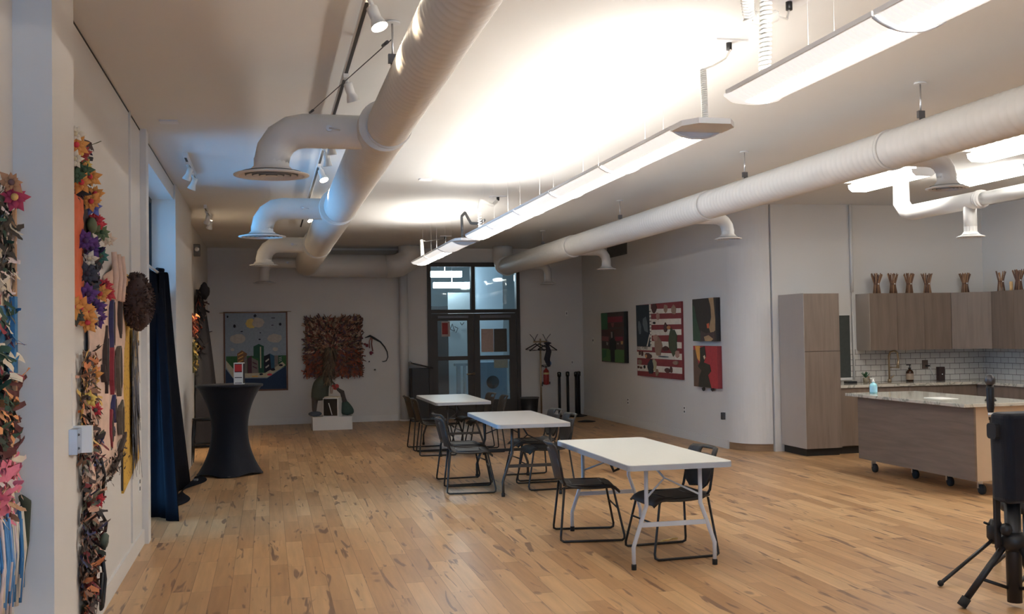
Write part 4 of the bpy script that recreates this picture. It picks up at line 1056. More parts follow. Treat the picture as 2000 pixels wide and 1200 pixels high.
q([(95,165),(275,150),(285,675),(105,675)],2,.041); q([(278,145),(298,143),(305,672),(286,675)],0,.040)
q([(108,678),(305,678),(305,722),(110,722)],0,.043)
q([(130,365),(150,360),(170,420),(165,520),(140,525),(125,440)],3,.043); q([(195,330),(235,300),(255,380),(262,500),(215,480),(190,400)],3,.043)
q([(240,672),(280,520),(288,522),(252,672)],0,.045)
for yy in range(230,660,42): q([(280,yy),(302,yy-5),(302,yy+3),(281,yy+8)],9,.044)
for c,rx,ry,mi,sd in (((570,600),48,170,5,1),((390,660),45,130,4,2),((335,900),28,70,10,3),((490,190),22,50,4,4),((585,200),25,55,4,5),((345,190),30,60,7,6),((392,290),20,45,6,7),((485,430),22,60,7,8),((290,930),40,90,2,9),((360,560),30,40,6,10),((260,790),45,35,7,11),((235,795),14,22,8,12),((480,690),35,30,7,13),((620,750),22,45,6,14),((370,990),16,45,4,15),((500,960),30,30,7,16),((545,950),12,38,7,17),((600,860),30,25,4,18),((345,375),14,14,9,19),((160,940),12,14,7,20),((208,930),9,20,9,21),((125,935),9,16,7,22),((145,760),8,28,7,23),((180,765),10,28,7,24),((145,870),22,30,4,25),((525,425),14,24,8,26),((450,790),60,6,2,27)):
    q(blob(c[0],c[1],rx,ry,sd,12,.16),mi,.046+.0004*sd)
mb.build('leaf_and_paper_collage',mats,root)
# hand lettered strip
def text(s,size,fr,a,b,d,mt,parent,name='lettering',ext=.0015):
    cu=bpy.data.curves.new(name,'FONT'); cu.body=s; cu.size=size; cu.extrude=ext; cu.align_x='LEFT'
    t=bpy.data.objects.new(name,cu); COL.objects.link(t); t.data.materials.append(mt)
    bpy.context.view_layer.update()
    dg=bpy.context.evaluated_depsgraph_get(); me=bpy.data.meshes.new_from_object(t.evaluated_get(dg)); bpy.data.objects.remove(t,do_unlink=True)
    u=fr.u; n=fr.n; o3=fr.p(a,b,d)
    for v in me.vertices: c=v.co.copy(); v.co=o3+u*c.x+Vector((0,0,1))*c.y+n*c.z
    o=bpy.data.objects.new(name,me); COL.objects.link(o); o.parent=parent
    if not me.materials: me.materials.append(mt)
    return o
a0,b0=PF(114,714); text('BOLD  POWER',.075,fr,a0,b0,.0435,pk(88,76,70,k),root)
# two portraits
def portrait(label,z0,shapes,mats,W_=.83,H_=.62):
    fr=rw(14.76,z0); root=artroot('abstract_painting',label,'painting',fr)
    mb=MB(); patch(mb,fr,rect(0,W_,0,H_),0,.07,0); mb.build('stretched_canvas',mats,root)
    mb=MB()
    for i,(lst,mi) in enumerate(shapes): patch(mb,fr,[(a*W_,(1-b)*H_) for a,b in lst][::-1],.07,.072+.0012*i,mi)
    mb.build('painted_shapes',mats,root); return root,fr
portrait('upper of two small abstract canvases, dark with a tan edge, nearest on the right wall',1.50,[([(0,0),(1,0),(1,1),(0,1)],1),([(.0,.1),(.1,.2),(.18,.5),(.3,.75),(.45,1),(0,1)],2),([(.72,.0),(.92,.0),(.98,.5),(.97,.75),(.8,.85),(.72,.7),(.82,.45),(.8,.2)],3),([(.62,.6),(.72,.58),(.72,.7),(.64,.7)],4),([(.35,.75),(.6,.82),(.95,.78),(.95,1),(.35,1)],5),([(.5,.9),(.7,.86),(.9,.95),(.8,1),(.55,1)],3)],
  [pk(28,27,30,k),pk(48,42,36,k),pk(50,70,48,k),pk(150,118,78,k),pk(190,80,30,k),pk(66,52,48,k)])
r_,fr=portrait('lower of two small abstract canvases, red with a yellow streak, nearest on the right wall',.83,[([(0,0),(1,0),(1,1),(0,1)],1),([(.08,0),(.3,.0),(.32,.2),(.27,.38),(.15,.3)],2),([(0,.1),(.1,.1),(.2,.4),(.35,.6),(.3,1),(0,1)],5),([(.3,.05),(.5,0),(.55,.25),(.45,.4),(.7,.45),(.75,.6),(.62,.7),(.75,1),(.2,1),(.25,.75),(.35,.6),(.2,.5),(.3,.38)],3),([(.44,.25),(.5,.22),(.53,.28),(.48,.33)],4)],
  [pk(120,30,36,k),pk(150,34,38,k),pk(190,130,30,k),pk(48,44,32,k),pk(200,180,150,k),pk(90,66,50,k)],.85,.60)
for a,b in ((.28,-.03),(.6,-.02)): MB().ball(fr.p(a,b,.04),.035,(.6,1,.8),8,6,jit=.5,seed=3).build('hanging_scrap',pk(48,44,40,k),r_)
# outlets, switches
def outlet(label,loc,ax,cat='outlet',w_=.075,h_=.115,dark=True,plug=False):
    root=thing('wall_outlet' if cat=='outlet' else 'wall_switch',label,cat,loc)
    n=Vector(ax); u=Vector((-n.y,n.x,0))
    fr=Fr((0,0,0),u,n)
    mb=MB(); patch(mb,fr,rect(-w_/2,w_/2,-h_/2,h_/2),0,.006,0); mb.build('face_plate',M['steel'] if plug else M['whiteplastic'],root)
    mb=MB()
    if cat=='outlet':
        for b in (-.028,.028): patch(mb,fr,rect(-.018,.018,b-.014,b+.014),.006,.009,0)
    else: patch(mb,fr,rect(-.008,.008,-.02,.02),.006,.014,0)
    mb.build('socket' if cat=='outlet' else 'toggle',M['black'] if dark else M['grille'],root)
    return root
outlet('wall outlet low on the right wall, below the farthest painting',(XR,17.94,.42),(-1,0,0))
outlet('wall outlet low on the right wall, below the striped collage edge',(XR,15.32,.44),(-1,0,0))
r_=outlet('wall outlet with a grey plug at the near end of the right wall',(XR,13.85,.45),(-1,0,0))
MB().rbox(-.05,-.008,-.03,.03,-.05,.05,.01,axis='x').build('plug',M['darksteel'],r_)
outlet('light switch on the right wall near the back corner',(XR,19.95,1.50),(-1,0,0),'switch',.05,.12)
outlet('small switch beside the back corner on the back wall',(6.0,YB,1.06),(0,-1,0),'switch',.05,.09,False)
outlet('small plate high on the back wall between doorway and corner',(5.9,YB,2.05),(0,-1,0),'switch',.05,.1,False)
outlet('wall outlet near the baseboard beside the window post',(XL,8.84,.50),(1,0,0))
outlet('narrow slotted plate above the yellow panel beside the window post',(XL,8.78,1.62),(1,0,0),'switch',.05,.16)
# switch box on the foreground pier
root=thing('switch_box','grey metal switch box with white cover sticking out of the left pier','electrical box',(-.85,5.04,1.2))
MB().box(0,.035,-.09,.05,-.055,.055).build('metal_box',M['steel'],root)
MB().box(.0,.078,.02,.06,-.058,.062).build('white_cover',M['whiteplastic'],root)
for zz in (.03,-.03): MB().ball((.036,-.06,zz),.006,n=6,k=4).build('screw',M['darksteel'],root)
MB().tube([(-.001,.0,.065),(-.001,-.01,.3)],.004,6).build('wire_channel',M['trimw'],root)

# ================================================================== LEFT WALL TEXTILES
k=2.0
fl=lambda y0,z0: Fr((XL+.002,y0,z0),(0,1,0),(1,0,0))
def dark_scraps(mb,fr,n,a0,a1,b0,b1,mis,seed,ln=(.04,.10),wd=(.02,.05),d=.008,down=1.0,out=.16):
    rg=random.Random(seed)
    for i in range(n):
        a=rg.uniform(a0,a1); b=rg.uniform(b0,b1)
        rag(mb,fr.p(a,b,d+.02*rg.random()),fr.u*rg.uniform(-.8,.8)+Vector((0,0,-1))*rg.uniform(-.4,down)+fr.n*rg.uniform(.1,out),fr.n,rg.uniform(*ln),rg.uniform(*wd),rg.choice(mis),seed*1000+i,.5,4)
# A: hanging nearest the camera, on the wall before the pier
fr=fl(3.4,0)
root=artroot('textile_hanging','long multicoloured textile hanging cut by the left frame edge','textile artwork',fr)
mats=[pk(52,44,36,k),pk(150,110,70,k),pk(120,30,40,k),pk(30,90,130,k),pk(190,175,150,k),pk(30,58,42,k),pk(190,90,110,k),pk(75,32,28,k),pk(170,150,140,k),pk(60,110,150,k),pk(40,46,30,k),pk(205,130,60,k)]
zs=[.78,.98,1.12,1.32,1.46,1.62,1.78,1.95,2.24]
mb=MB(); 
bands=[(.98,1.18,6),(1.18,1.26,1),(1.26,1.42,7),(1.42,1.47,10),(1.47,1.60,5),(1.60,1.78,3),(1.78,1.9,4),(1.9,2.2,0)]
for b0,b1,mi in bands: patch(mb,fr,[(.0,b0),(1.12,b0+.0),(1.12+.01*sin(b1*20),b1),(0,b1)],0,.02,mi)
patch(mb,fr,rect(1.09,1.115,1.45,2.22),.0,.035,1); patch(mb,fr,rect(1.05,1.10,1.52,1.82),.02,.04,3)
mb.build('cloth_panel',mats,root)
mb=MB(); dark_scraps(mb,fr,160,.75,1.13,.98,1.2,[6,6,8,4,1],31); dark_scraps(mb,fr,170,.75,1.14,1.2,1.5,[7,7,10,5,11],32); dark_scraps(mb,fr,150,.7,1.10,1.5,1.8,[5,3,2,4],33); dark_scraps(mb,fr,260,.7,1.10,1.8,2.22,[0,0,8,5,4,0],34,(.03,.07),(.015,.03)); mb.build('fabric_scraps',mats,root)
mb=MB(); rg=random.Random(4)
for i in range(90):
    a=rg.uniform(.75,1.16); z=rg.uniform(.93,1.0); d=rg.uniform(.01,.05)
    mb.tube([fr.p(a,z,d),fr.p(a+rg.uniform(-.02,.02),z-.15,d+.01),fr.p(a+rg.uniform(-.03,.03),z-rg.uniform(.25,.36),d)],.006,5,mi=rg.choice([3,8,9,4]))
mb.build('yarn_fringe',mats,root)
MB().tube([fr.p(1.14,1.03,.04),fr.p(1.18,1.0,.05),fr.p(1.17,.85,.05),fr.p(1.15,.72,.04)],.018,8,rs=[.01,.02,.016,.01]).build('green_stem',mats[10],root)
flower(Fr(fr.p(1.0,2.20,.05),(.95,.31,0),(.31,-.95,0)),0,0,0,.06,(150,30,60),(200,150,60),root,k,6,3,.15)
flower(Fr(fr.p(.95,2.25,.05),(.95,.31,0),(.31,-.95,0)),0,0,0,.05,(150,100,60),(90,60,60),root,k,6,4,.15)

# B: floral collage with orange cloth
fr=fl(5.75,0)
root=artroot('floral_collage','orange cloth collage bordered with fabric flowers on the left wall','textile artwork',fr)
mats=[pk(210,90,20,k),pk(60,45,45,k),pk(60,66,44,k),pk(60,40,80,k),pk(38,46,60,k),pk(25,30,38,k)]
mb=MB()
patch(mb,fr,[(-.2,1.72),(.2,1.72),(.3,1.8),(.36,2.05),(.5,2.25),(.38,2.42),(.2,2.5),(.1,2.7),(-.2,2.75)],0,.02,0)
mb.build('orange_cloth',mats,root)
def crumple(fr,a0,a1,b0,b1,d,amp,seed):
    return lambda u,v:fr.p(a0+(a1-a0)*u,b0+(b1-b0)*v,d+amp*mnoise.noise(Vector((u*6+seed,v*9,seed))))
MB().grid(crumple(fr,-.18,.3,1.75,2.4,.04,.02,2),14,20).build('orange_folds',mats[0],root)
mb=MB()
patch(mb,fr,[(.25,1.74),(.8,1.76),(.82,1.95),(.75,2.2),(.5,2.3),(.3,2.15)],.0,.035,4)
patch(mb,fr,[(.05,2.5),(.35,2.45),(.4,2.6),(.25,2.7),(.05,2.75)],.0,.03,2); patch(mb,fr,[(.2,2.3),(.55,2.2),(.5,2.42),(.25,2.5)],.0,.035,1)
mb.build('dark_patches',mats,root)
mb=MB(); dark_scraps(mb,fr,170,.25,.8,1.75,2.2,[3,4,5,1,4],41,(.05,.1),(.02,.05),.03); dark_scraps(mb,fr,60,.1,.5,2.4,2.75,[1,2,3,5],42,(.05,.1),(.02,.05),.02); mb.build('fabric_scraps',mats,root)
OR=(215,140,30);YE=(225,190,60);WH=(190,180,160);RE=(165,25,40);PU=(75,40,100);BL=(80,90,150);GR=(50,75,50)
CC={'OR':(OR,RE),'WH':(WH,(150,140,110)),'DR':((130,40,40),YE),'YE':(YE,OR),'GR':(GR,GR),'BL':(BL,PU),'RE':(RE,(90,20,30)),'PU':(PU,(50,30,70)),'GR2':((80,96,60),GR),'TE':((40,90,80),GR),'BE':((170,150,130),WH),'NA':((45,48,60),(30,34,50)),'GD':((60,60,50),GR)}
for i,(yy,z,c) in enumerate([(5.67,2.63,'OR'),(5.64,2.68,'WH'),(5.82,2.61,'DR'),(5.61,2.55,'WH'),(5.91,2.57,'YE'),(5.66,2.47,'GR'),(6.08,2.53,'OR'),(5.81,2.46,'OR'),(5.9,2.54,'GR'),(6.25,2.46,'OR'),(6.11,2.4,'OR'),(6.19,2.38,'BL'),(6.28,2.32,'RE'),(6.35,2.3,'RE'),(5.93,2.17,'PU'),(6.13,2.15,'PU'),(6.5,2.27,'GR2'),(6.04,2.08,'WH'),(6.42,2.13,'TE'),(6.76,2.25,'BE'),(5.99,2.0,'NA'),(6.59,1.97,'RE'),(6.75,1.93,'RE'),(6.41,1.91,'OR'),(5.99,1.89,'PU'),(5.76,1.81,'OR'),(5.95,1.8,'OR'),(6.26,1.83,'PU'),(5.64,1.77,'GD'),(5.98,1.74,'OR'),(6.33,1.77,'PU'),(6.17,1.78,'BE'),(5.54,1.81,'OR')]):
    ff=Fr((-.932,yy,z),(.95,.31,0),(.31,-.95,0)); col,ce=CC[c]
    flower(ff,0,0,0,.062 if c in('OR','PU','NA') else .05,col,ce,root,k,6 if i%2 else 8,i,.15)
for i,(a,b) in enumerate(((.45,2.28),(.6,2.3),(.2,2.6))):
    o=MB().ball(fr.p(a,b,.06),.1,(.25,.9,.45),10,6).build('leaf',pk(66,76,48,k),root)

# C: long ragged strip
fr=fl(6.05,0)
root=artroot('ragged_strip','long ragged strip of knotted dark scraps hanging near the floor on the left wall','textile artwork',fr)
mats=[pk(60,44,40,k),pk(110,76,56,k),pk(40,34,34,k),pk(150,110,90,k),pk(95,24,30,k),pk(160,90,40,k),pk(50,52,84,k),pk(72,74,60,k),pk(120,106,96,k),pk(190,150,60,k)]
mb=MB(); patch(mb,fr,[(.2,.14),(.45,.2),(.52,.7),(.4,1.2),(.35,1.50),(.15,1.5),(.2,.6)],0,.008,2); mb.build('backing_cloth',mats,root)
mb=MB(); dark_scraps(mb,fr,230,.0,.5,1.05,1.58,[0,1,2,7,5,9,0,3],51,(.05,.10),(.02,.045)); dark_scraps(mb,fr,420,.0,.62,.35,1.1,[0,1,2,3,4,0,6,7,8,2],52,(.05,.10),(.02,.045)); dark_scraps(mb,fr,150,.05,.5,.15,.4,[5,1,2,7,0,4],53,(.05,.10),(.025,.05)); mb.build('knotted_scraps',mats,root)
MB().tube([fr.p(.5,.42,.05),fr.p(.55,.25,.06),fr.p(.54,.12,.05),fr.p(.48,.10,.05),fr.p(.47,.2,.05),fr.p(.50,.3,.05)],.012,6).build('hanging_loop',M['black'],root)
for i,(a,b,c) in enumerate(((.35,1.25,RE),(.12,1.33,YE),(.45,.72,RE),(.3,1.45,OR))): flower(Fr(fr.p(a,b,.04),(.95,.31,0),(.31,-.95,0)),0,0,0,.05,c,(60,50,50),root,k,6,50+i,.15)
o=MB().ball(fr.p(.52,.48,.06),.09,(.3,1,.5),8,6,jit=.3,seed=9).build('green_patch',pk(56,66,56,k),root)
MB().tube([fr.p(.56,.95,.04),fr.p(.62,.85,.05),fr.p(.60,.7,.04)],.01,6).tube([fr.p(.58,.62,.04),fr.p(.68,.56,.05),fr.p(.70,.5,.04)],.01,6).build('black_tail',M['black'],root)

# D: beige long torn cloth with slits
fr=fl(6.25,0)
root=artroot('beige_wall_cloth','long beige torn cloth with dark slits hanging on the left wall','textile artwork',fr)
mats=[pk(168,140,122,k),pk(50,38,34,k),pk(110,24,36,k),pk(44,44,80,k),pk(72,64,54,k),pk(150,160,150,k),pk(150,122,108,k)]
def fn(u,v):
    top=1.78+.45*min(1,u*1.1)**.8 if u>.15 else 1.78; bot=.74+.12*u+.05*sin(u*17)+(.0 if u<.6 else (u-.6)*.35)
    if u>.92: top=2.18
    b=bot+(top-bot)*v
    return fr.p(.05+1.5*u,b,.02+.012*sin(u*30+v*3)+.02*mnoise.noise(Vector((u*5,v*6,3))))
o=MB().grid(fn,44,50).build('beige_cloth',mats[0],root); solidify(o,.006)
mb=MB()
for (a,z0,z1,wd,mi) in ((.62,1.35,1.72,.05,1),(.9,1.62,1.95,.06,3),(.9,1.32,1.60,.05,2),(1.22,1.30,1.62,.09,4),(1.25,1.66,1.98,.06,1),(1.30,1.0,1.24,.09,4),(.80,.98,1.22,.06,2),(.95,1.12,1.3,.05,3),(1.08,1.98,2.12,.05,2),(.52,1.4,1.5,.02,1),(.85,1.05,1.10,.10,3)):
    zc=(z0+z1)/2
    patch(mb,fr,blob(a,zc,wd*.8,(z1-z0)/2,int(a*50),14,.22),.02,.046,mi)
    patch(mb,fr,blob(a+.01,zc-.02,wd*.45,(z1-z0)/2*.75,int(a*70),12,.3),.046,.05,1)
mb.build('dark_slits',mats,root)
mb=MB(); patch(mb,fr,[(.9,.80),(1.2,.86),(1.5,.98),(1.5,1.01),(1.2,.92),(.9,.84)],.02,.045,1); mb.build('ragged_hem',mats,root)
mb=MB(); dark_scraps(mb,fr,60,.5,1.5,.78,.95,[1,4,1],61,(.03,.07),(.012,.03),.03); mb.build('hem_threads',mats,root)
mb=MB()
for a in (.80,1.0,1.18): mb.tube([fr.p(a,2.2,.06),fr.p(a+.02,2.05,.07),fr.p(a+.0,1.9,.06)],.018,6,mi=0)
mb.build('twisted_strip',mats,root)

# E: yellow panel with brown fur ball
fr=fl(7.80,0)
root=artroot('yellow_panel','tall yellow patterned strip panel topped by a large dark brown fur ball','textile artwork',fr)
def yellow():
    mt,nt,bs=nodes('yellow_print'); tc=nt.nodes.new('ShaderNodeTexCoord'); vo=nt.nodes.new('ShaderNodeTexVoronoi'); vo.inputs['Scale'].default_value=26
    cr=nt.nodes.new('ShaderNodeValToRGB'); e=cr.color_ramp.elements; e[0].position=.16; e[0].color=(.10,.04,.015,1); e[1].position=.24; e[1].color=(.62,.36,.05,1)
    nt.links.new(tc.outputs['Object'],vo.inputs['Vector']); nt.links.new(vo.outputs['Distance'],cr.inputs[0]); nt.links.new(cr.outputs[0],bs.inputs['Base Color']); bs.inputs['Roughness'].default_value=.8
    return mt
mats=[yellow(),pk(44,38,34,k),pk(60,62,74,k),pk(110,100,90,k),pk(175,130,80,k)]
mb=MB(); patch(mb,fr,[(0,.58),(.9,.72),(.92,2.0),(.3,2.12),(.0,2.12)],0,.015,0); mb.build('yellow_cloth',mats,root)
mb=MB(); patch(mb,fr,rect(-.01,.02,.60,2.0),.0,.012,1); mb.build('dark_edge',mats,root)
mb=MB(); rg=random.Random(8)
for i in range(120):
    a=rg.uniform(.35,.72); z=rg.uniform(.95,1.75); rag(mb,fr.p(a,z,.035),Vector((0,0,-1))+fr.u*rg.uniform(-.1,.1),fr.n,rg.uniform(.18,.4),.05,rg.choice([1,2,2,1,3]),i,.06,5)
mb.build('hanging_dark_strips',mats,root)
mb=MB(); c=Vector((-.905,7.97,1.92))
mb.ball(c,.19,(.50,1.2,1.0),22,14,0,jit=.22,seed=4)
o=mb.build('fur_core',pk(46,28,24,k),root)
mb=MB(); rg=random.Random(12)
for i in range(900):
    th=math.acos(rg.uniform(-1,1)); a=rg.uniform(0,2*pi); d=Vector((sin(th)*cos(a),sin(th)*sin(a),cos(th)))
    if d.x<-.6: continue
    b=c+Vector((d.x*.50,d.y*1.2,d.z*1.0))*.18
    rag(mb,b,d+Vector((rg.uniform(-1,1),rg.uniform(-1,1),rg.uniform(-1,1)))*.7,d,.035,.016,rg.choice([0,1]),i,.6,2)
mb.build('shaggy_fur',[pk(46,28,24,k),pk(64,42,34,k)],root)
MB().ball(fr.p(.05,1.98,.05),.10,(.3,.8,1.1),8,6,jit=.3,seed=6).build('tan_tuft',mats[4],root)
# F: small pieces beyond the pier and the dark garment
k=1.6
fr=Fr((-1.088,15.9,0),(0,1,0),(1,0,0))
root=artroot('small_wall_piece','small red and brown wall piece just past the window pier','textile artwork',fr)
mats=[pk(150,60,30,k),pk(90,40,36,k),pk(200,130,60,k)]
mb=MB(); patch(mb,fr,rect(-.3,.5,1.68,2.02),0,.04,1); dark_scraps(mb,fr,60,-.3,.6,1.72,2.02,[0,1,0,2],71,(.05,.1),(.03,.05),.04); mb.build('scrap_panel',mats,root)
root=artroot('small_wall_piece','small yellow and olive wall piece, the lower one past the window pier','textile artwork',fr)
mats=[pk(170,140,50,k),pk(80,80,40,k),pk(60,50,36,k)]
mb=MB(); patch(mb,fr,rect(-.3,.5,1.16,1.60),0,.04,1); dark_scraps(mb,fr,70,-.3,.6,1.2,1.62,[0,1,0,2],72,(.05,.1),(.03,.05),.05); mb.build('scrap_panel',mats,root)
fr=Fr((-1.088,17.0,0),(0,1,0),(1,0,0))
root=artroot('dark_garment','tall dark draped garment piece standing out from the left wall near the back','textile artwork',fr)
mats=[pk(24,22,28,k),pk(70,50,50,k),pk(120,50,30,k),pk(96,84,84,k)]
def fn(u,v):
    z=2.36*(1-v)+.05; wd=.10+.30*v+.04*sin(v*11)
    a=-pi/2+pi*u
    return Vector((-1.088+.02+(.04+.30*v**.6)*cos(a)*(1+.08*sin(u*25)), 17.0+wd*1.1*sin(a), z))
MB().grid(fn,40,40).build('draped_cloth',mats[0],root)
mb=MB(); dark_scraps(mb,fr,240,-.3,.25,1.5,2.36,[1,0,2,3,0,1],73,(.10,.2),(.03,.06),.05,2.0,.3); mb.build('hanging_scraps',mats,root)
MB().ball((-.95,17.0,2.38),.10,(.8,.8,1.3),12,8,jit=.2,seed=2).build('dark_head',mats[0],root)

# ================================================================== KITCHEN
# tall cabinet
root=thing('tall_cabinet','tall grey wood pantry cabinet left of the kitchen counter','cabinet',(7.0,12.85,0))
def kb(x0,x1,y0,y1,z0,z1,name,mt,par=root,b=0,L=(7.0,12.85,0)):
    o=MB().box(x0-L[0],x1-L[0],y0-L[1],y1-L[1],z0-L[2],z1-L[2]).build(name,mt,par)
    return o
M['lamlit']=mat('laminate_lit_side',(.47,.41,.36,1),.5,var=.03,scale=5,stretch=(1,1,.2))  # stronger light on the side faces put into a paler laminate colour
kb(6.765,7.27,12.535,13.19,.10,2.11,'body',M['lam'],root)
kb(6.76,6.765,12.51,13.19,.10,2.115,'side_panel',M['lamlit'],root)
kb(6.768,7.268,12.51,12.532,.10,1.355,'door',M['lam'],root); kb(6.768,7.268,12.51,12.532,1.361,2.11,'door',M['lam'],root)
kb(6.80,7.27,12.58,13.19,0,.10,'toe_kick',M['kick'],root)
# base cabinets back run + right run
root=thing('base_cabinet','grey wood base cabinets under the back counter','cabinet',(8.6,12.9,0)); L2=(8.6,12.9,0)
kb(7.275,9.90,12.62,13.185,.10,.865,'body',M['lam'],root,L=L2); kb(7.275,9.35,12.67,13.185,0,.10,'toe_kick',M['kick'],root,L=L2)
xs=[7.28,7.8,8.32,8.84,9.35]
for a,b in zip(xs,xs[1:]): kb(a+.003,b-.003,12.60,12.619,.11,.86,'door',M['lam'],root,L=L2)
root=thing('base_cabinet','grey wood base cabinets along the right kitchen wall','cabinet',(9.6,11,0)); L2=(9.6,11,0)
kb(9.37,9.94,8.0,12.615,.10,.865,'body',M['lam'],root,L=L2); kb(9.42,9.94,8.0,12.6,0,.10,'toe_kick',M['kick'],root,L=L2)
kb(9.355,9.369,11.05,11.60,.56,.80,'oven_panel',M['blackgloss'],root,L=L2)
for a in (8.0,8.6,9.2,9.8,10.4,11.0+.62,): kb(9.352,9.368,a+.003,a+.597,.11,.86,'door',M['lam'],root,L=L2)
mb=MB(); pts=[(7.275,12.575),(9.33,12.575),(9.33,8.0),(9.94,8.0),(9.94,13.19),(7.275,13.19)]; mb.prism(pts,.868,.905)
tag(mb.build('countertop',M['stone']),'L-shaped veined stone countertop on the back and right base cabinets','countertop')
mb=MB(); mb.box(7.3,9.94,13.185,13.199,.906,1.36); mb.box(9.935,9.949,8.0,13.185,.906,1.36)
struct('trim_4',mb,M['tile'])
# window-like dark board
root=thing('dark_board','dark green-grey framed board between pantry cabinet and upper cabinets','board',(7.73,13.19,1.4))
MB().box(-.085,.085,-.012,0,-.425,.43).build('board_face',pk(52,56,52,1.6),root)
MB().box(-.09,.09,-.03,0,-.46,-.425).build('sill',M['trimw'],root)
# upper cabinets
def upper(label,poly,z0=1.345,z1=2.12):
    cx=sum(p[0] for p in poly)/len(poly); cy=sum(p[1] for p in poly)/len(poly)
    root=thing('upper_cabinet',label,'cabinet',(cx,cy,z0),0,'grey wood upper cabinets')
    mb=MB(); mb.prism([(a-cx,b-cy) for a,b in poly],0,z1-z0); mb.build('body',M['lam'],root); return root,cx,cy
xs=[7.925,8.34,8.755,9.17]
for i in range(3):
    r_,cx,cy=upper('upper cabinet with plain grey wood door, '+['leftmost on the back wall','middle one on the back wall','rightmost before the corner'][i],[(xs[i]+.001,12.87),(xs[i+1]-.001,12.87),(xs[i+1]-.001,13.19),(xs[i]+.001,13.19)])
    MB().box(xs[i]+.002-cx,xs[i+1]-.002-cx,12.85-cy,12.868-cy,0,.775).build('door',M['lam'],r_)
    if i==0: MB().box(7.920-cx,7.925-cx,12.85-cy,13.19-cy,0,.775).build('side_panel',M['lamlit'],r_)
r_,cx,cy=upper('angled corner upper cabinet in pale grey wood',[(9.172,12.87),(9.57,12.55),(9.94,12.55),(9.94,13.19),(9.172,13.19)])
mb=MB(); mb.prism([(9.176-cx,12.852-cy),(9.565-cx,12.535-cy),(9.57-cx,12.548-cy),(9.18-cx,12.868-cy)],0,.775); mb.build('door',M['lamlit'] if False else M['lam'],r_)
ys_=[12.545,12.1,11.65,11.2,10.75,10.3]
for i in range(5):
    r_,cx,cy=upper('upper cabinet on the right kitchen wall, '+['next to the corner','second from the corner','third from the corner','fourth from the corner','fifth from the corner'][i],[(9.59,ys_[i+1]+.001),(9.94,ys_[i+1]+.001),(9.94,ys_[i]-.001),(9.59,ys_[i]-.001)])
    MB().box(9.572-cx,9.588-cx,ys_[i+1]+.002-cy,ys_[i]-.002-cy,0,.775).build('door',M['lam'],r_)
# twig vases
def vase(x,y,seed,label,h=.27,spread=1.0,n=26):
    root=thing('twig_bundle',label,'vase',(x,y,2.121),0,'hourglass twig bundles on the upper cabinets')
    rg=random.Random(seed); mb=MB()
    for i in range(n):
        a=2*pi*i/n+rg.uniform(-.1,.1); da=rg.uniform(.3,.6)
        r0=.052*rg.uniform(.8,1); r1=.075*spread*rg.uniform(.75,1.05)
        mb.tube([(r0*cos(a),r0*sin(a),0),(.032*cos(a+da*.5),.032*sin(a+da*.5),h*.48),(r1*cos(a+da),r1*sin(a+da),h*rg.uniform(.92,1.03))],.006,5,mi=rg.choice([0,0,1,2]))
    mb.build('twigs',[pk(110,76,52,1.5),pk(150,112,76,1.5),pk(82,58,48,1.5)],root)
    MB().lathe([(.036,h*.44),(.040,h*.48),(.036,h*.52)],(0,0,0),14,cap=False).ball((0,-.042,h*.48),.010,n=8,k=5,mi=1).build('binding',[pk(90,60,45,1.5),M['whiteplastic']],root)
for i,(x,y,l,sp) in enumerate(((8.12,12.98,'twig bundle vase at the far left on the cabinet tops',1),(8.37,12.98,'twig bundle vase second from the left',.95),(8.62,12.98,'twig bundle vase third from the left',.95),(8.90,12.98,'twig bundle vase fourth from the left',1),(9.46,12.93,'twig bundle vase alone above the corner cabinet',1),
   (9.66,12.45,'spindly open twig bundle vase first on the right wall cabinets',1.05),(9.68,12.13,'twig bundle vase beside the candle on the right wall cabinets',1.05),(9.70,11.85,'twig bundle vase cut by the right frame edge',1.05))):
    vase(x,y,i,l,.27,sp,26 if i!=5 else 13)
o=MB().lathe([(0,0),(.022,0),(.022,.12),(.0,.122)],(9.67,12.26,2.121),14).build('candle',pk(190,150,90,1.6)); tag(o,'small tan pillar candle between two twig bundles','candle')
# faucet
root=thing('faucet','tall bronze spring faucet on the back counter','faucet',(8.33,13.06,.906))
MB().tube([(0,0,0),(0,0,.36),(.01,-.02,.41),(.045,-.06,.43),(.07,-.1,.40),(.075,-.11,.30)],.013,10).lathe([(.026,0),(.026,.03),(.018,.04)],(0,0,0),14).build('spout',M['brass'],root)
MB().tube([(.075,-.11,.31),(.07,-.10,.19)],.02,10,rs=[.014,.024]).tube([(0,0,.2),(.07,-.1,.2)],.007,6).build('spray_head',M['brass'],root)
MB().tube([(.02,0,.05),(.07,-.01,.09)],.008,8).build('handle',M['brass'],root)
o=MB().tube([(8.05,13.1,.906),(8.05,13.1,.95)],.012,8).tube([(8.05,13.1,.95),(8.0,13.03,.99),(7.95,12.98,.975)],.008,8).build('soap_tap',M['brass']); tag(o,'small bronze curved tap on the back counter left of the faucet','tap')
def bottle(x,y,z,label,cat,body,cap,h=.16,r=.038,labelm=None,name='soap_bottle'):
    root=thing(name,label,cat,(x,y,z))
    MB().lathe([(0,0),(r,0),(r,h*.62),(r*.8,h*.74),(r*.35,h*.82),(r*.35,h*.88)],(0,0,0),20).build('bottle_body',body,root)
    MB().lathe([(r*.4,h*.86),(r*.4,h*.95),(r*.15,h*.96),(r*.15,h*1.12)],(0,0,0),12).cbox((-r*.3,0,h*1.14),(r*1.3,.014,.012)).build('pump',cap,root)
    if labelm: MB().lathe([(r*1.02,h*.12),(r*1.02,h*.55)],(0,0,0),20,cap=False).build('label',labelm,root)
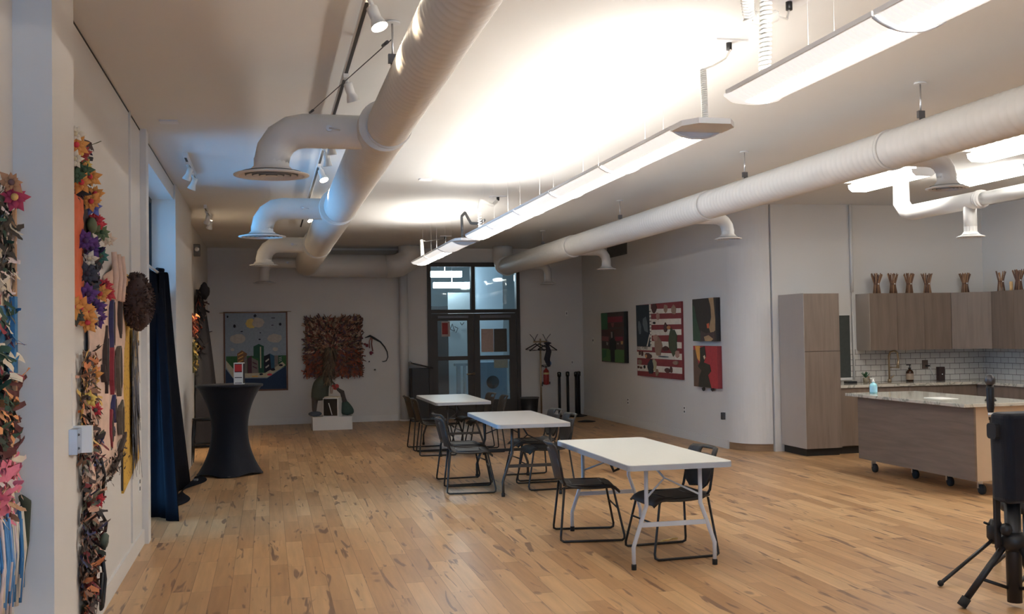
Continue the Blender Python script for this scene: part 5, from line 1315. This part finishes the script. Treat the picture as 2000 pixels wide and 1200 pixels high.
bottle(8.62,13.02,.906,'brown soap pump bottle with pale label by the tiled wall','bottle',mat('amber_glass',(.05,.02,.01,1),.15),M['black'],.20,.05,pk(130,112,96,1.8))
gel=mat('clear_gel',(.30,.62,.70,1),.1)
bottle(6.72,10.86,.902,'clear blue sanitizer pump bottle at the left end of the island','bottle',gel,M['whiteplastic'],.15,.042,pk(120,170,190,1.8),'sanitizer_bottle')
o=MB().rbox(9.0,9.09,12.9,12.98,.906,1.10,.01).ball((9.045,12.9,1.0),.008,n=6,k=4,mi=1).build('coffee_canister',[pk(40,24,22,1.6),M['whiteplastic']]); tag(o,'dark brown canister standing on the counter near the corner','canister')
root=thing('wall_outlet','dark outlet plate with black plug on the tiled backsplash','outlet',(8.97,13.185,1.13))
MB().box(-.045,.045,-.008,0,-.06,.06).build('face_plate',pk(80,66,58,1.6),root); MB().cbox((.03,-.02,-.02),(.06,.02,.02)).build('plug',M['black'],root)
MB().tube([(.06,-.02,-.02),(.10,-.015,-.12),(.16,-.01,-.2),(.18,-.02,-.222)],.004,5).build('cord',M['whiteplastic'],root)
o=MB().box(7.6,7.74,12.9,13.0,.906,.935).build('dark_tray',M['black']); tag(o,'small dark tray on the counter beside the pantry cabinet','tray')
root=thing('potted_herb','small green plant with a pale pot on the back counter','plant',(7.93,13.0,.906))
MB().lathe([(.03,0),(.04,.07),(.0,.07)],(0,0,0),14).build('pot',pk(130,120,100,1.8),root)
mb=MB()
for i in range(26): rag(mb,(0,0,.07),(cos(i*2.4),sin(i*2.4),1.2+.5*sin(i)),(0,0,1),.09,.02,0,i,.3,3)
mb.build('leaves',pk(50,90,60,1.8),root)
# island
root=thing('kitchen_island','rolling kitchen island with grey wood side, cream end and veined stone top','kitchen island',(7.1,10.05,0)); L2=(7.1,10.05,0)
kb(6.655,7.35,9.0,11.03,.15,.865,'body',M['cream'],root,L=L2)
kb(6.63,6.652,8.985,11.05,.15,.866,'wood_panel',M['lamh'],root,L=L2)
o=kb(6.50,7.42,8.95,11.10,.868,.902,'stone_top',M['stone'],root,L=L2); bevel(o,.004)
for (x,y) in ((6.80,9.12),(6.74,10.9),(7.28,9.08),(7.28,10.92),(6.86,10.3),(6.86,9.7)):
    c=MB().cbox((x-L2[0],y-L2[1],.142),(.09,.09,.015)).cbox((x-L2[0],y-L2[1]+.03,.10),(.05,.02,.08)).build('caster_fork',M['steel'],root)
    MB().lathe([(.02,-.015),(.048,-.015),(.05,0),(.048,.015),(.02,.015)],(x-L2[0],y-L2[1],.05),18,M=Matrix.Rotation(pi/2,3,'Y')).build('caster_wheel',M['rubber'],c)
o=MB().rbox(6.72,6.93,9.62,9.92,.903,.908,.01).build('paper_sheet',M['whiteplastic']); o.data.transform(Matrix.Identity(4)); tag(o,'white paper sheet lying on the island top','paper')
root=thing('black_bell','small black domed call bell on the island top','bell',(7.0,9.22,.903))
MB().lathe([(.055,0),(.055,.008),(.04,.03),(.012,.045),(.01,.055),(0,.058)],(0,0,0),20).build('dome',M['blackgloss'],root)
MB().ball((0,-.04,.028),.012,n=8,k=5).build('highlight_knob',M['steel'],root)
o=MB().rbox(7.9,8.3,12.62,12.66,.906,.912,.01).build('dish_cloth',pk(120,110,96,1.8)); tag(o,'pale folded cloth at the counter edge','cloth')

# ================================================================== SPEAKER, MIC
root=thing('loudspeaker','black covered loudspeaker on a tripod at the right frame edge','loudspeaker',(4.335,5.38,.62))
mb=MB(); mb.rbox(-.215,.25,-.085,.085,.0,.52,.05,axis='z',n=5); o=mb.build('padded_cover',M['spandex'],root); bevel(o,.03,3)
MB().rbox(-.245,-.21,-.03,.05,.37,.46,.02,axis='x').build('side_handle',M['black'],root)
MB().cbox((-.19,.05,-.12),(.03,.02,.30)).build('hanging_flap',M['black'],root)
root=thing('tripod_stand','black tripod stand carrying the loudspeaker at the right frame edge','tripod stand',(4.24,5.42,0))
MB().tube([(0,0,.03),(0,0,.62)],.042,14,rs=[.042,.046]).build('pole',M['black'],root)
MB().lathe([(.05,.33),(.075,.36),(.075,.41),(.05,.44)],(0,0,0),18).ball((-.07,-.03,.46),.035,(1,1,1.1),10,6).build('collar',M['black'],root)
for i,(x,y) in enumerate(((-.30,.06),(.05,-.30),(.28,.16))):
    l=MB().tube([(x*.12,y*.12,.38),(x,y,.03)],.02,10).build('leg',M['black'],root)
    MB().tube([(x*.93,y*.93,.06),(x*1.04,y*1.04,.014)],.028,10).build('rubber_foot',M['rubber'],l)
    MB().tube([(x*.65,y*.65,.17),(0,0,.10)],.011,6).build('brace',M['black'],root)
root=thing('microphone_stand','black microphone stand with microphone behind the loudspeaker','microphone stand',(4.70,6.18,0))
MB().tube([(0,0,.2),(0,0,.7),(-.01,0,1.06)],.011,10).build('pole',M['black'],root)
MB().lathe([(.03,.20),(.055,.24),(.055,.31),(.03,.36)],(0,0,0),16).tube([(-.05,0,.33),(-.09,-.01,.345)],.008,8).build('hub',M['black'],root)
for (x,y) in ((-.56,-.20),(.12,-.34),(.25,.3)):
    l=MB().tube([(0,0,.24),(x,y,.02)],.012,8).build('leg',M['black'],root)
    MB().ball((x,y,.02),.02,n=8,k=6).build('rubber_foot',M['rubber'],l)
root=thing('microphone','black handheld microphone with grey mesh head upright in its stand','microphone',(4.69,6.18,1.06))
MB().lathe([(.014,-.04),(.016,.0),(.024,.04),(.026,.17),(.022,.19)],(0,0,0),16).build('handle',M['black'],root)
MB().lathe([(.0135,-.02),(.018,-.02),(.018,.01),(.0135,.01)],(0,0,0),14).build('clip_ring',M['steel'],root)
MB().ball((0,0,.225),.035,(1,1,1.15),16,10).build('mesh_head',M['darksteel'],root)
root=thing('snare_drum','dark drum with chrome rim behind the loudspeaker, cut by the frame edge','drum',(4.98,5.80,.93))
MB().lathe([(.15,0),(.15,.10)],(0,0,0),28).build('drum_shell',M['blackgloss'],root)
MB().lathe([(.155,.09),(.16,.1),(.155,.112),(.145,.112)],(0,0,0),28,cap=False).build('chrome_rim',M['steel'],root)
MB().lathe([(.148,.105),(0,.105)],(0,0,0),28,cap=False).build('drum_head',pk(60,56,54,2),root)
MB().tube([(0,0,.0),(0,0,-.92)],.014,8).lathe([(.2,-.929),(.2,-.915),(.02,-.9)],(0,0,0),20).build('drum_stand',M['steel'],root)
root=thing('drum_stool','round black stool seat behind the tripod at the right frame edge','stool',(4.95,6.2,0))
MB().lathe([(.15,.40),(.16,.42),(.16,.46),(.14,.475),(0,.478)],(0,0,0),24).build('seat',M['black'],root)
MB().tube([(0,0,.05),(0,0,.4)],.02,10).build('post',M['darksteel'],root)
for a in (30,150,270): MB().tube([(0,0,.22),(.22*cos(R_(a)),.22*sin(R_(a)),.015)],.012,8).build('leg',M['darksteel'],root)
